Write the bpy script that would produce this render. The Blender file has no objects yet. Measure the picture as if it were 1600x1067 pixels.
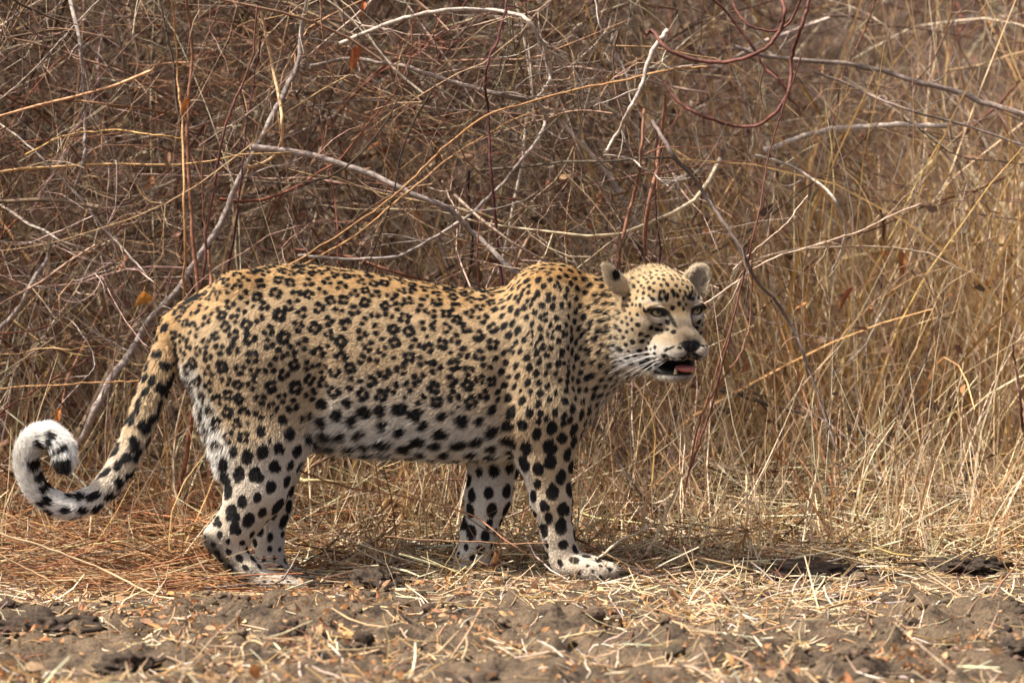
import bpy, math, random
import numpy as np
from mathutils import kdtree, Vector, Matrix

rng = np.random.default_rng(7)
random.seed(7)
scene = bpy.context.scene
COL = scene.collection

# ------------------------------------------------------------------ camera
D, HC, ZC = 15.0, 2.0, 0.503          # distance, eye height, height looked at on the plane y = 0
WIDTH = 2.166                          # metres of the plane y = 0 across the picture
CAM = np.array((0.0, -D, HC)); TGT = np.array((0.0, 0.0, ZC))
FWD = TGT - CAM; DIST = np.linalg.norm(FWD); FWD = FWD / DIST
RIGHT = np.array((1.0, 0, 0)); UP = np.cross(RIGHT, FWD)
K = (WIDTH / 2) / 800 / DIST           # tangent per photo pixel
S = K * DIST                           # metres per photo pixel
cam = bpy.data.cameras.new('camera'); cam_o = bpy.data.objects.new('camera', cam); COL.objects.link(cam_o)
cam_o.location = CAM
cam_o.rotation_euler = Vector(FWD).to_track_quat('-Z', 'Y').to_euler()
cam.sensor_fit = 'HORIZONTAL'; cam.sensor_width = 36
cam.angle = 2 * math.atan(800 * K)
cam.clip_start = 0.5; cam.clip_end = 2000
cam.dof.use_dof = True; cam.dof.focus_distance = DIST - 0.10
cam.dof.aperture_fstop = (cam.lens / 1000) / 0.060 
scene.camera = cam_o

# ------------------------------------------------------------------ world, sun, exposure
SUN_EL, SUN_AZ = math.radians(58), math.radians(194)   # azimuth: direction the sun stands in, from +X counter-clockwise
sun_dir = Vector((math.cos(SUN_EL) * math.cos(SUN_AZ), math.cos(SUN_EL) * math.sin(SUN_AZ), math.sin(SUN_EL)))
world = bpy.data.worlds.new('World'); scene.world = world; world.use_nodes = True
nt = world.node_tree
sky = nt.nodes.new('ShaderNodeTexSky'); sky.sky_type = 'NISHITA'; sky.sun_disc = False
sky.sun_elevation = SUN_EL; sky.sun_rotation = math.radians(90) - SUN_AZ
sky.dust_density = 8.0; sky.air_density = 0.8; sky.ozone_density = 1.0
nt.links.new(sky.outputs[0], nt.nodes['Background'].inputs[0])
nt.nodes['Background'].inputs[1].default_value = 0.11
sun = bpy.data.lights.new('sun', 'SUN'); sun.energy = 5.0; sun.angle = math.radians(0.6); sun.color = (1.0, 0.93, 0.82)
sun_o = bpy.data.objects.new('sun', sun); COL.objects.link(sun_o)
sun_o.rotation_euler = sun_dir.to_track_quat('Z', 'Y').to_euler(); sun_o.location = (0, 0, 8)
vs = scene.view_settings
vs.view_transform = 'Standard'; vs.look = 'None'; vs.exposure = 0.92; vs.gamma = 1.0; vs.use_curve_mapping = False
scene.cycles.max_bounces = 6; scene.cycles.diffuse_bounces = 3; scene.cycles.glossy_bounces = 2
scene.cycles.transmission_bounces = 2; scene.cycles.transparent_max_bounces = 4

# ------------------------------------------------------------------ helpers
def unproj(px, py, y=0.0):
    """point in the plane Y = y that stands at photo pixel (px, py)"""
    d = FWD + RIGHT * (px - 800) * K + UP * (533.5 - py) * K
    t = (y - CAM[1]) / d[1]
    return CAM + d * t

def proj(P):
    v = P - CAM
    z = v @ FWD
    return 800 + (v @ RIGHT) / z / K, 533.5 - (v @ UP) / z / K

def _hash(i, j, k, seed):
    h = (i * 374761393 + j * 668265263 + k * 2147483647 + seed * 974634777) & 0xffffffff
    h = ((h ^ (h >> 13)) * 1274126177) & 0xffffffff
    h = ((h ^ (h >> 15)) * 2246822519) & 0xffffffff
    return ((h ^ (h >> 16)) & 0xffffff) / float(0xffffff)

def vnoise(P, scale, seed=0):
    q = np.asarray(P, dtype=np.float64) * scale
    i = np.floor(q).astype(np.int64); f = q - i; f = f * f * (3 - 2 * f)
    out = 0
    for a in (0, 1):
        wa = f[..., 0] if a else 1 - f[..., 0]
        for b in (0, 1):
            wb = f[..., 1] if b else 1 - f[..., 1]
            for c in (0, 1):
                wc = f[..., 2] if c else 1 - f[..., 2]
                out = out + wa * wb * wc * _hash(i[..., 0] + a, i[..., 1] + b, i[..., 2] + c, seed)
    return out

def fbm(P, scale, seed=0, oct=3):
    o, a, t = 0, 1.0, 0
    for n in range(oct):
        o = o + a * vnoise(P, scale * 2 ** n, seed + n * 17); t += a; a *= 0.5
    return o / t

def sstep(a, b, x):
    t = np.clip((x - a) / (b - a), 0, 1)
    return t * t * (3 - 2 * t)

def link(name, data, parent=None):
    o = bpy.data.objects.new(name, data); COL.objects.link(o)
    if parent is not None: o.parent = parent
    return o

def tag(o, label=None, cat=None, group=None, kind=None):
    if label: o['label'] = label
    if cat: o['category'] = cat
    if group: o['group'] = group
    if kind: o['kind'] = kind
    return o

def mesh_np(name, V, F, smooth=True):
    """V (n,3); F (m,3) or (m,4)"""
    me = bpy.data.meshes.new(name)
    n, m, k = len(V), len(F), F.shape[1]
    me.vertices.add(n); me.vertices.foreach_set('co', np.ascontiguousarray(V, dtype=np.float32).ravel())
    me.loops.add(m * k); me.loops.foreach_set('vertex_index', np.ascontiguousarray(F, dtype=np.int32).ravel())
    me.polygons.add(m)
    me.polygons.foreach_set('loop_start', np.arange(0, m * k, k, dtype=np.int32))
    me.polygons.foreach_set('use_smooth', np.full(m, smooth, dtype=bool))
    me.update(calc_edges=True)
    return me

def set_col(me, C, name='col'):
    at = me.color_attributes.new(name, 'FLOAT_COLOR', 'POINT')
    c = np.ones((len(C), 4), dtype=np.float32); c[:, :3] = C
    at.data.foreach_set('color', c.ravel())

def srgb(r, g, b):
    c = np.array((r, g, b)) / 255.0
    return np.where(c <= 0.04045, c / 12.92, ((c + 0.055) / 1.055) ** 2.4)

# ------------------------------------------------------------------ materials
def new_mat(name):
    m = bpy.data.materials.new(name); m.use_nodes = True
    return m, m.node_tree, m.node_tree.nodes['Principled BSDF']

def mat_attr(name, rough=0.75, noise=90.0, amount=0.35, spec=0.25, bump=0.0, trans=0.0):
    """colour from the 'col' attribute, mottled by noise"""
    m, t, p = new_mat(name)
    a = t.nodes.new('ShaderNodeAttribute'); a.attribute_name = 'col'
    tc = t.nodes.new('ShaderNodeTexCoord')
    n = t.nodes.new('ShaderNodeTexNoise'); n.inputs['Scale'].default_value = noise; n.inputs['Detail'].default_value = 3
    t.links.new(tc.outputs['Object'], n.inputs['Vector'])
    r = t.nodes.new('ShaderNodeMapRange'); r.inputs['From Min'].default_value = 0.3; r.inputs['From Max'].default_value = 0.7
    r.inputs['To Min'].default_value = 1 - amount; r.inputs['To Max'].default_value = 1 + amount
    t.links.new(n.outputs['Fac'], r.inputs['Value'])
    mx = t.nodes.new('ShaderNodeVectorMath'); mx.operation = 'SCALE'
    t.links.new(a.outputs['Color'], mx.inputs[0]); t.links.new(r.outputs[0], mx.inputs['Scale'])
    t.links.new(mx.outputs[0], p.inputs['Base Color'])
    p.inputs['Roughness'].default_value = rough; p.inputs['Specular IOR Level'].default_value = spec
    if bump:
        b = t.nodes.new('ShaderNodeBump'); b.inputs['Strength'].default_value = bump; b.inputs['Distance'].default_value = 0.002
        t.links.new(n.outputs['Fac'], b.inputs['Height']); t.links.new(b.outputs[0], p.inputs['Normal'])
    if trans:
        tr = t.nodes.new('ShaderNodeBsdfTranslucent'); mix = t.nodes.new('ShaderNodeMixShader'); mix.inputs[0].default_value = trans
        t.links.new(mx.outputs[0], tr.inputs['Color'])
        t.links.new(p.outputs[0], mix.inputs[1]); t.links.new(tr.outputs[0], mix.inputs[2])
        t.links.new(mix.outputs[0], t.nodes['Material Output'].inputs['Surface'])
    return m

def mat_plain(name, c, rough=0.5, spec=0.5, noise=60, amount=0.2):
    m, t, p = new_mat(name)
    tc = t.nodes.new('ShaderNodeTexCoord')
    n = t.nodes.new('ShaderNodeTexNoise'); n.inputs['Scale'].default_value = noise
    t.links.new(tc.outputs['Object'], n.inputs['Vector'])
    r = t.nodes.new('ShaderNodeMix'); r.data_type = 'RGBA'
    r.inputs[6].default_value = (*[x * (1 - amount) for x in c], 1); r.inputs[7].default_value = (*[min(1, x * (1 + amount)) for x in c], 1)
    t.links.new(n.outputs['Fac'], r.inputs[0]); t.links.new(r.outputs[2], p.inputs['Base Color'])
    p.inputs['Roughness'].default_value = rough; p.inputs['Specular IOR Level'].default_value = spec
    return m

M_TWIG = mat_attr('twig_bark', 0.8, 70, 0.30, 0.15)
M_BARK = mat_attr('branch_bark', 0.75, 120, 0.38, 0.2, bump=0.5)
M_STRAW = mat_attr('dry_straw', 0.6, 40, 0.22, 0.3, trans=0.22)
M_LEAF = mat_attr('dry_leaf', 0.7, 80, 0.35, 0.2, trans=0.2)
M_SOILBIT = mat_attr('soil_bit', 0.95, 120, 0.4, 0.1, bump=0.8)

# ------------------------------------------------------------------ strands (twigs, stems, blades)
def strand_mesh(name, pts, rad, col, sides=3, flat=1.0, colvar=None):
    """pts (N,K,3), rad (N,K), col (N,3) or (N,K,3): a tube per row; flat < 1 squashes it into a blade; sides = 2 gives ribbons"""
    N, Kp, _ = pts.shape
    tan = np.gradient(pts, axis=1); tan /= np.linalg.norm(tan, axis=2, keepdims=True) + 1e-9
    ref = np.random.default_rng(N).normal(size=(N, 1, 3)); ref /= np.linalg.norm(ref, axis=2, keepdims=True)
    n1 = np.cross(tan, np.broadcast_to(ref, tan.shape)); n1 /= np.linalg.norm(n1, axis=2, keepdims=True) + 1e-9
    n2 = np.cross(tan, n1)
    if sides == 2:
        ring = np.stack([pts + n1 * rad[..., None], pts - n1 * rad[..., None]], axis=2)
    else:
        an = np.arange(sides) * 2 * math.pi / sides
        ring = pts[:, :, None, :] + rad[:, :, None, None] * (np.cos(an)[None, None, :, None] * n1[:, :, None, :] + flat * np.sin(an)[None, None, :, None] * n2[:, :, None, :])
    V = ring.reshape(-1, 3)
    nv = Kp * sides
    i = np.arange(Kp - 1)[:, None] * sides; j = np.arange(sides if sides > 2 else 1)[None, :]
    a = i + j; b = i + (j + 1) % sides; c = b + sides; d = a + sides
    Q = np.stack([a, b, c, d], axis=-1).reshape(-1, 4)
    F = (Q[None] + (np.arange(N) * nv)[:, None, None]).reshape(-1, 4)
    me = mesh_np(name, V, F)
    if col.ndim == 2: col = np.broadcast_to(col[:, None, :], (N, Kp, 3))
    set_col(me, np.repeat(col.reshape(-1, 3), sides, axis=0))
    return me

def catmull(P, per=6):
    P = np.asarray(P, dtype=float)
    Q = np.vstack([2 * P[0] - P[1], P, 2 * P[-1] - P[-2]])
    out = []
    for i in range(1, len(Q) - 2):
        p0, p1, p2, p3 = Q[i - 1], Q[i], Q[i + 1], Q[i + 2]
        for t in np.linspace(0, 1, per, endpoint=False):
            out.append(0.5 * ((2 * p1) + (-p0 + p2) * t + (2 * p0 - 5 * p1 + 4 * p2 - p3) * t * t + (-p0 + 3 * p1 - 3 * p2 + p3) * t ** 3))
    out.append(Q[-2])
    return np.array(out)

def walk(P0, dir0, length, Kp, curl=0.5, wob=0.25, droop=0.0, r=None):
    """N random bent paths: start points, directions, lengths -> (N,K,3)"""
    r = r or rng
    N = len(P0)
    d = dir0 / np.linalg.norm(dir0, axis=1, keepdims=True)
    ax = r.normal(size=(N, 3)); ax /= np.linalg.norm(ax, axis=1, keepdims=True)
    turn = r.normal(size=(N, 1)) * curl / Kp
    step = (length / (Kp - 1))[:, None]
    pts = np.empty((N, Kp, 3)); p = P0.copy()
    for k in range(Kp):
        pts[:, k] = p
        d = d + np.cross(ax, d) * turn + r.normal(size=(N, 3)) * wob / Kp
        d[:, 2] -= droop / Kp
        d /= np.linalg.norm(d, axis=1, keepdims=True)
        p = p + d * step
    return pts

def palette(n, cols, w, jit=0.15, r=None):
    r = r or rng
    cols = np.array(cols); idx = r.choice(len(cols), size=n, p=np.array(w) / sum(w))
    return np.clip(cols[idx] * (1 + r.normal(size=(n, 1)) * jit) * (1 + r.normal(size=(n, 3)) * jit * 0.25), 0.01, 0.9)

# ------------------------------------------------------------------ ground
def ground_h(x, y):
    P = np.stack([x, y, np.zeros_like(x)], axis=-1)
    fore = sstep(-0.25, -0.7, y)
    h = (fbm(P, 1.3, 3, 2) - 0.5) * 0.05
    lump = np.abs(fbm(P, 5.5, 11, 3) - 0.5) * 2
    h = h + fore * ((0.5 - lump) * 0.060 + (fbm(P, 15, 5, 3) - 0.5) * 0.060 + np.maximum(vnoise(P, 24, 6) - 0.5, 0) * 0.060 * sstep(0.42, 0.6, fbm(P, 3.1, 19, 2)))
    h = h + (1 - fore) * (fbm(P, 9, 8, 2) - 0.5) * 0.02
    near = np.exp(-((x + 0.5) ** 2 / 0.16 + (y + 0.1) ** 2 / 0.10)) * -0.016     # the hind feet stand a little lower
    flat = np.exp(-(y ** 2) / 0.06) * sstep(1.2, 0.7, np.abs(x + 0.2))
    return h * (1 - 0.85 * flat) + near + 0.004

def make_ground():
    gx = np.concatenate([-np.geomspace(400, 2.0, 26), np.linspace(-1.95, 1.95, 330), np.geomspace(2.0, 400, 26)])
    gy = np.concatenate([np.linspace(-60, -6, 12), np.linspace(-5.8, -4.3, 20), np.linspace(-4.28, 1.2, 400), np.linspace(1.25, 6, 60), np.geomspace(6.3, 900, 30)])
    X, Y = np.meshgrid(gx, gy, indexing='ij')
    fade = sstep(9, 4, np.hypot(X, Y))
    Z = ground_h(X, Y) * fade
    V = np.stack([X, Y, Z], axis=-1).reshape(-1, 3)
    n, m = X.shape
    i = np.arange(n - 1)[:, None] * m + np.arange(m - 1)[None, :]
    F = np.stack([i, i + m, i + m + 1, i + 1], axis=-1).reshape(-1, 4)
    me = mesh_np('ground', V, F)
    o = tag(link('ground', me), 'cracked grey brown soil with dry crumbs and straw', kind='structure')
    mt, t, p = new_mat('dry_soil')
    tc = t.nodes.new('ShaderNodeTexCoord')
    def noise(sc, det=4):
        q = t.nodes.new('ShaderNodeTexNoise'); q.inputs['Scale'].default_value = sc; q.inputs['Detail'].default_value = det
        q.inputs['Roughness'].default_value = 0.65
        t.links.new(tc.outputs['Object'], q.inputs['Vector']); return q
    n1, n2, n3 = noise(3.0), noise(26.0), noise(140.0)
    r1 = t.nodes.new('ShaderNodeValToRGB'); e = r1.color_ramp.elements
    e[0].position, e[0].color = 0.38, (0.030, 0.023, 0.018, 1)
    e[1].position, e[1].color = 0.72, (0.20, 0.142, 0.092, 1)
    k = r1.color_ramp.elements.new(0.5); k.color = (0.098, 0.071, 0.048, 1)
    mixn = t.nodes.new('ShaderNodeMath'); mixn.operation = 'MULTIPLY_ADD'; mixn.inputs[1].default_value = 0.55
    sc2 = t.nodes.new('ShaderNodeMath'); sc2.operation = 'MULTIPLY'; sc2.inputs[1].default_value = 0.45
    t.links.new(n1.outputs['Fac'], sc2.inputs[0]); t.links.new(n2.outputs['Fac'], mixn.inputs[0]); t.links.new(sc2.outputs[0], mixn.inputs[2])
    t.links.new(mixn.outputs[0], r1.inputs[0])
    r3 = t.nodes.new('ShaderNodeMapRange'); r3.inputs['From Min'].default_value = 0.3; r3.inputs['From Max'].default_value = 0.7
    r3.inputs['To Min'].default_value = 0.65; r3.inputs['To Max'].default_value = 1.35
    t.links.new(n3.outputs['Fac'], r3.inputs['Value'])
    mx = t.nodes.new('ShaderNodeVectorMath'); mx.operation = 'SCALE'
    sx = t.nodes.new('ShaderNodeSeparateXYZ'); t.links.new(tc.outputs['Object'], sx.inputs[0])
    ry = t.nodes.new('ShaderNodeMapRange'); ry.inputs['From Min'].default_value = 0.5; ry.inputs['From Max'].default_value = 1.6
    t.links.new(sx.outputs[1], ry.inputs['Value'])
    lit = t.nodes.new('ShaderNodeMix'); lit.data_type = 'RGBA'; lit.inputs[7].default_value = (0.042, 0.025, 0.016, 1)      # leaf litter farther back, its brown darkened to paint shade into the gaps
    t.links.new(ry.outputs[0], lit.inputs[0]); t.links.new(r1.outputs[0], lit.inputs[6])
    t.links.new(lit.outputs[2], mx.inputs[0]); t.links.new(r3.outputs[0], mx.inputs['Scale']); t.links.new(mx.outputs[0], p.inputs['Base Color'])
    p.inputs['Roughness'].default_value = 0.95; p.inputs['Specular IOR Level'].default_value = 0.1
    b = t.nodes.new('ShaderNodeBump'); b.inputs['Strength'].default_value = 0.9; b.inputs['Distance'].default_value = 0.012
    t.links.new(n2.outputs['Fac'], b.inputs['Height'])
    b2 = t.nodes.new('ShaderNodeBump'); b2.inputs['Strength'].default_value = 0.8; b2.inputs['Distance'].default_value = 0.008
    t.links.new(n3.outputs['Fac'], b2.inputs['Height']); t.links.new(b.outputs[0], b2.inputs['Normal']); t.links.new(b2.outputs[0], p.inputs['Normal'])
    me.materials.append(mt)
make_ground()

# ================================================================== leopard
# every station is read off the photo (pixel, pixel, depth in pixels) and placed at its own depth, sizes in photo pixels * S
def L(px, py, yp=0.0): return unproj(px, py, yp * S)

prims = []          # (group, fn, lo, hi, k, op, flow)
def add(group, fn, lo, hi, k=14, op='u', flow=(-1, 0, -0.3)):
    prims.append((group, fn, np.array(lo), np.array(hi), k * S, op, np.array(flow, float)))

def smin(a, b, k):
    h = np.clip(0.5 + 0.5 * (b - a) / k, 0, 1)
    return b * (1 - h) + a * h - k * h * (1 - h)

def cone(group, A, B, ra, rb, k=14, sy=1.0, flow=None, op='u'):
    A, B = np.array(A), np.array(B); ra *= S; rb *= S
    y0 = (A[1] + B[1]) / 2
    A2, B2 = A.copy(), B.copy()
    A2[1] = y0 + (A[1] - y0) / sy; B2[1] = y0 + (B[1] - y0) / sy
    ab = B2 - A2; L2 = ab @ ab
    def fn(P):
        Q = P.copy(); Q[..., 1] = y0 + (Q[..., 1] - y0) / sy
        pa = Q - A2
        t = np.clip((pa @ ab) / L2, 0, 1)
        return np.linalg.norm(pa - t[..., None] * ab, axis=-1) - (ra + (rb - ra) * t)
    R = max(ra, rb)
    add(group, fn, np.minimum(A, B) - R, np.maximum(A, B) + R, k, op, flow if flow is not None else (B - A) / np.linalg.norm(B - A))

def ell(group, C, r, M=None, k=14, op='u', flow=(-1, 0, -0.3)):
    C = np.array(C); r = np.array(r, float) * S
    M = np.eye(3) if M is None else np.array(M)        # rows: local axes
    def fn(P):
        q = (P - C) @ M.T
        k0 = np.linalg.norm(q / r, axis=-1); k1 = np.linalg.norm(q / (r * r), axis=-1) + 1e-9
        return k0 * (k0 - 1) / k1
    R = r.max()
    add(group, fn, C - R, C + R, k, op, flow)

# torso: x, top, bottom, half width, depth of the axis
TORSO = np.array([
    (268, 512, 532, 8, 0), (276, 490, 560, 26, 0), (296, 468, 600, 48, 0), (330, 447, 645, 66, 0), (370, 430, 680, 78, 0), (420, 417, 698, 84, 0),
    (470, 416, 692, 82, 0), (530, 421, 698, 84, 0), (600, 433, 707, 88, 0), (680, 446, 713, 92, 0), (740, 454, 713, 93, 0),
    (790, 449, 714, 90, 0), (830, 434, 714, 84, 0), (870, 427, 703, 78, 0), (905, 432, 672, 70, -3), (940, 434, 630, 63, -9),
    (970, 438, 598, 58, -17), (1000, 449, 578, 52, -26), (1022, 465, 560, 42, -32), (1034, 500, 530, 12, -34)], float)
TS = catmull(TORSO, 8)
_top = np.array([L(a[0], a[1], a[4]) for a in TS]); _bot = np.array([L(a[0], a[2], a[4]) for a in TS])
TX = _top[:, 0]; TZC = (_top[:, 2] + _bot[:, 2]) / 2; TH = (_top[:, 2] - _bot[:, 2]) / 2; TW = TS[:, 3] * S; TY = TS[:, 4] * S
def torso(P):
    x = P[..., 0]
    zc, h, w, yc = (np.interp(x, TX, q) for q in (TZC, TH, TW, TY))
    zn = (P[..., 2] - zc) / h
    w = w * (1 - 0.16 * np.clip(zn, -1, 1) * np.clip(zn, 0, 1))            # slightly narrower at the spine
    yn = (P[..., 1] - yc) / w
    q = (np.abs(zn) ** 2.2 + np.abs(yn) ** 2.2) ** (1 / 2.2)
    d = (q - 1) * np.minimum(h, w)
    out = np.maximum(x - TX[-1], TX[0] - x)
    return np.where(out > 0, np.maximum(d, out), d)
add('torso', torso, (TX[0] - 0.01, -100 * S, _bot[:, 2].min() - 0.01), (TX[-1] + 0.01, 100 * S, _top[:, 2].max() + 0.01), 10, 'u', (-1, 0, -0.45))

def chain(group, pts, k=16, sy=1.0, flow=None):
    for (a, b) in zip(pts[:-1], pts[1:]):
        cone(group, L(*a[:3]), L(*b[:3]), a[3] - 3, b[3] - 3, k, sy, flow)

YN, YF = -48, 50
# near hind leg
cone('hind_near', L(398, 560, -44), L(412, 690, YN - 2), 93, 62, 26, 0.52, (-0.35, 0, -1))
cone('hind_near', L(412, 690, YN - 2), L(402, 762, YN - 4), 62, 45, 20, 0.62, (-0.2, 0, -1))
cone('hind_near', L(402, 762, YN - 4), L(366, 826, YN - 4), 45, 32, 14, 0.66, (-0.3, 0, -1))
cone('hind_near', L(366, 824, YN - 4), L(342, 838, YN - 4), 30, 22, 9, 0.7, (-0.5, 0, -1))
cone('hind_near', L(345, 842, YN - 4), L(388, 894, YN - 4), 23.5, 20.5, 10, 0.8, (0.6, 0, -0.8))
cone('hind_near', L(388, 892, YN - 4), L(408, 908, YN - 4), 21, 17, 9, 1.0, (0.7, 0, -0.5))
cone('hind_near', L(335, 640, -34), L(350, 735, YN), 24, 13, 24, 0.6, (-0.2, 0, -1))
# far hind leg
chain('hind_far', [(405, 600, 36, 74), (425, 720, YF, 48), (424, 790, YF, 32), (418, 840, YF, 25), (424, 890, YF, 24), (436, 900, YF, 20)], 16, 0.75, (-0.1, 0, -1))
# near foreleg with shoulder
ell('fore_near', L(846, 560, -56), (64, 40, 128), None, 30, flow=(-0.25, 0, -1))
ell('fore_near', L(858, 446, -16), (44, 36, 26), None, 30, flow=(-1, 0, -0.3))
cone('fore_near', L(852, 640, -56), L(852, 716, -52), 62, 41, 24, 0.68, (-0.1, 0, -1))
chain('fore_near', [(852, 716, -50, 42), (861, 782, -50, 33), (872, 838, -50, 25.5), (880, 866, -50, 24), (892, 882, -50, 21)], 12, 0.85, (0.05, 0, -1))
# far foreleg
chain('fore_far', [(800, 640, 40, 62), (772, 722, 46, 40), (763, 775, 46, 36), (748, 835, 46, 29), (738, 880, 46, 28), (738, 895, 46, 26)], 14, 0.85, (0, 0, -1))

# paws: a pad and four toes
def paw(group, px, py, yp, r, length, heading):
    hx, hy = math.cos(heading), math.sin(heading)
    base = L(px, py, yp)
    fw = np.array((hx, hy, 0)); sd = np.array((-hy, hx, 0))
    Mx = np.array([fw, sd, (0, 0, 1)])
    ell(group, base + fw * length * 0.30 * S, (length * 0.62, r * 0.98, r * 0.72), Mx, 12, flow=(hx, hy, -0.2))
    for i, o in enumerate((-0.68, -0.23, 0.23, 0.68)):
        ln = 0.86 if abs(o) > 0.5 else 1.08
        c = base + fw * length * ln * 0.74 * S + sd * r * o * S - np.array((0, 0, r * 0.18 * S))
        ell(group, c, (length * 0.36, r * 0.29, r * 0.52), Mx, 2.5, flow=(hx, hy, -0.3))
    for o in (-0.46, 0.0, 0.46):                        # the clefts between the toes
        c = base + fw * length * 0.98 * S + sd * r * o * S + np.array((0, 0, r * 0.34 * S))
        ell(group, c, (length * 0.42, r * 0.07, r * 0.30), Mx, 3, 's')
paw('hind_near', 406, 911, YN - 4, 24, 66, -0.10)
paw('hind_far', 432, 902, YF, 24, 60, -0.05)
paw('fore_near', 888, 884, -50, 27, 70, -0.30)
paw('fore_far', 740, 900, 46, 25, 50, -0.75)

# soft folds behind the shoulder and in front of the thigh
ell('torso', L(788, 590, -103), (13, 18, 95), None, 26, 's')
ell('torso', L(496, 628, -100), (13, 22, 62), None, 24, 's')
ell('torso', L(906, 540, -84), (12, 16, 80), None, 24, 's')
ell('hind_near', L(372, 452, -34), (30, 24, 22), None, 26, flow=(-1, 0, -0.4))
# tail
TAIL = [(292, 500, 2, 28), (272, 528, 2, 29), (256, 566, 0, 27.5), (238, 612, -3, 26.5), (220, 662, -6, 25.5), (199, 712, -9, 24.5), (172, 753, -12, 24), (141, 781, -14, 23),
        (106, 790, -16, 22), (73, 778, -18, 21.5), (50, 751, -20, 21), (41, 716, -22, 21), (52, 688, -26, 21), (75, 681, -32, 21), (95, 697, -38, 21), (100, 720, -42, 19)]
TT = catmull(np.array(TAIL, float), 3)
TAILP = np.array([L(*a[:3]) for a in TT])
for i in range(len(TT) - 1):
    cone('tail', TAILP[i], TAILP[i + 1], TT[i][3] - 6, TT[i + 1][3] - 6, 4 if i > 2 else 16, 1.0)

# head: own frame (a to the picture's right, b forward, c up) about the point between the eyes
PHI = math.radians(28)
HO = L(1056, 486, -104)
HF = np.array((math.sin(PHI), -math.cos(PHI), 0.0)); HR = np.array((math.cos(PHI), math.sin(PHI), 0.0)); HU = np.array((0, 0, 1.0))
HM = np.array([HR, HF, HU])
def H(a, b, c): return HO + S * (a * HR + b * HF + c * HU)
def he(a, b, c, r, k=10, op='u', M=None, g='head'):
    ell(g, H(a, b, c), r, HM if M is None else M, k, op, flow=(0, 0, 0))
def hc(A, B, ra, rb, k=10, op='u'):
    cone('head', H(*A), H(*B), ra, rb, k, 1.0, (0, 0, 0), op)
he(0, -64, 11, (54, 68, 48), 16)                     # cranium
he(0, -24, 20, (42, 34, 32), 16)                     # forehead
for sgn in (-1, 1):
    he(sgn * 38, -46, -18, (27, 42, 36), 16)         # cheekbones
    he(sgn * 37, -62, -50, (32, 44, 36), 20)         # ruff
    he(sgn * 34, -14, 9, (18, 17, 12), 12)           # brow
    he(sgn * 16, 24, -58, (20.5, 27, 17.5), 8)           # whisker pads
    he(sgn * 23, 2, -54, (20, 30, 20), 12)
    hc((sgn * 12, 13, -95.5), (sgn * 37, -52, -70), 9, 19, 10)   # jaw sides
hc((0, -14, 4), (0, 24, -44), 27, 19, 14)            # bridge of the nose
he(0, 20, -42, (22, 22, 14), 10)
he(0, 38, -50, (16, 9, 10), 5)                       # nose
he(0, 15, -97.5, (16, 16, 9.5), 7)                      # chin
hc((0, -22, -86), (0, -70, -58), 22, 40, 16)         # throat
he(0, 22, -81.5, (29, 42, 10.2), 5, 's')                # open mouth
he(-17, 6, -82, (22, 22, 8.8), 5, 's')
EYE_R = 15.0
EYES = [(-33, -8.5, 0), (33, -8.5, 0)]
for (a, b, c) in EYES:
    sg = math.copysign(1, a)
    he(a, b + 12, c - 0.5, (14, 10, 8.5), 4, 's')    # the opening between the lids
    # lids: arcs round the eye from the inner to the outer corner
    inner, outer = (a - sg * 15, b + 14, c - 6), (a + sg * 16, b + 6, c + 3)
    for sd, lift, rr in ((1, 8.6, 4.2), (-1, 9.6, 3.6)):
        arc = []
        for t in np.linspace(0, 1, 7):
            w = math.sin(math.pi * t)
            arc.append((inner[0] + (outer[0] - inner[0]) * t, inner[1] + (outer[1] - inner[1]) * t + 3.0 * w - (1.5 if sd < 0 else 0),
                        inner[2] + (outer[2] - inner[2]) * t + sd * lift * w))
        for p, q in zip(arc[:-1], arc[1:]): hc(p, q, rr, rr, 3)
# ears
def axes(up, out):
    up = np.array(up, float); up /= np.linalg.norm(up)
    out = np.array(out, float); out -= up * (out @ up); out /= np.linalg.norm(out)
    return np.array([np.cross(up, out), out, up])       # width, thickness (opening side +), height
EN_M = axes(H(-98, -74, 74) - H(-60, -64, 36), (-0.80, 0.35, -0.1))     # near ear, its back turned to the camera
EN_C = H(-71, -66, 45)
def ear(C, M, w0, h0, th, cup, ka):
    def fn(P):
        w, t, h = np.moveaxis(((P - C) @ M.T) / S, -1, 0)
        hn = np.clip(h / h0, -1, 1)
        wp = w0 * np.sqrt(np.clip(1 - hn ** 2, 0, 1)) * (1 - 0.22 * hn) + 0.5
        tc = cup * (w / w0) ** 2 - cup * 0.6
        q = np.sqrt((w / (w0 * (1 - 0.22 * hn))) ** 2 + (h / h0) ** 2)
        k1 = (q - 1) * min(w0, h0); k2 = np.abs(t - tc) - th * (0.75 + 0.5 * np.clip(-hn, 0, 1))
        m = np.maximum(k1, k2)
        return (m + 0.25 * np.maximum(4 - np.abs(k1 - k2), 0) ** 2 / 4) * S
    R = (max(w0, h0) + cup) * S
    add('ear', fn, C - R, C + R, ka, 'u', M[2])
ear(EN_C, EN_M, 18, 29, 3.0, 9, 6)
EF_M = axes(H(94, -66, 78) - H(62, -62, 34), HF * 0.95 - HR * 0.12)
EF_C = H(72, -62, 39)
ear(EF_C, EF_M, 21, 26, 3.0, 12, 6)

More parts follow.
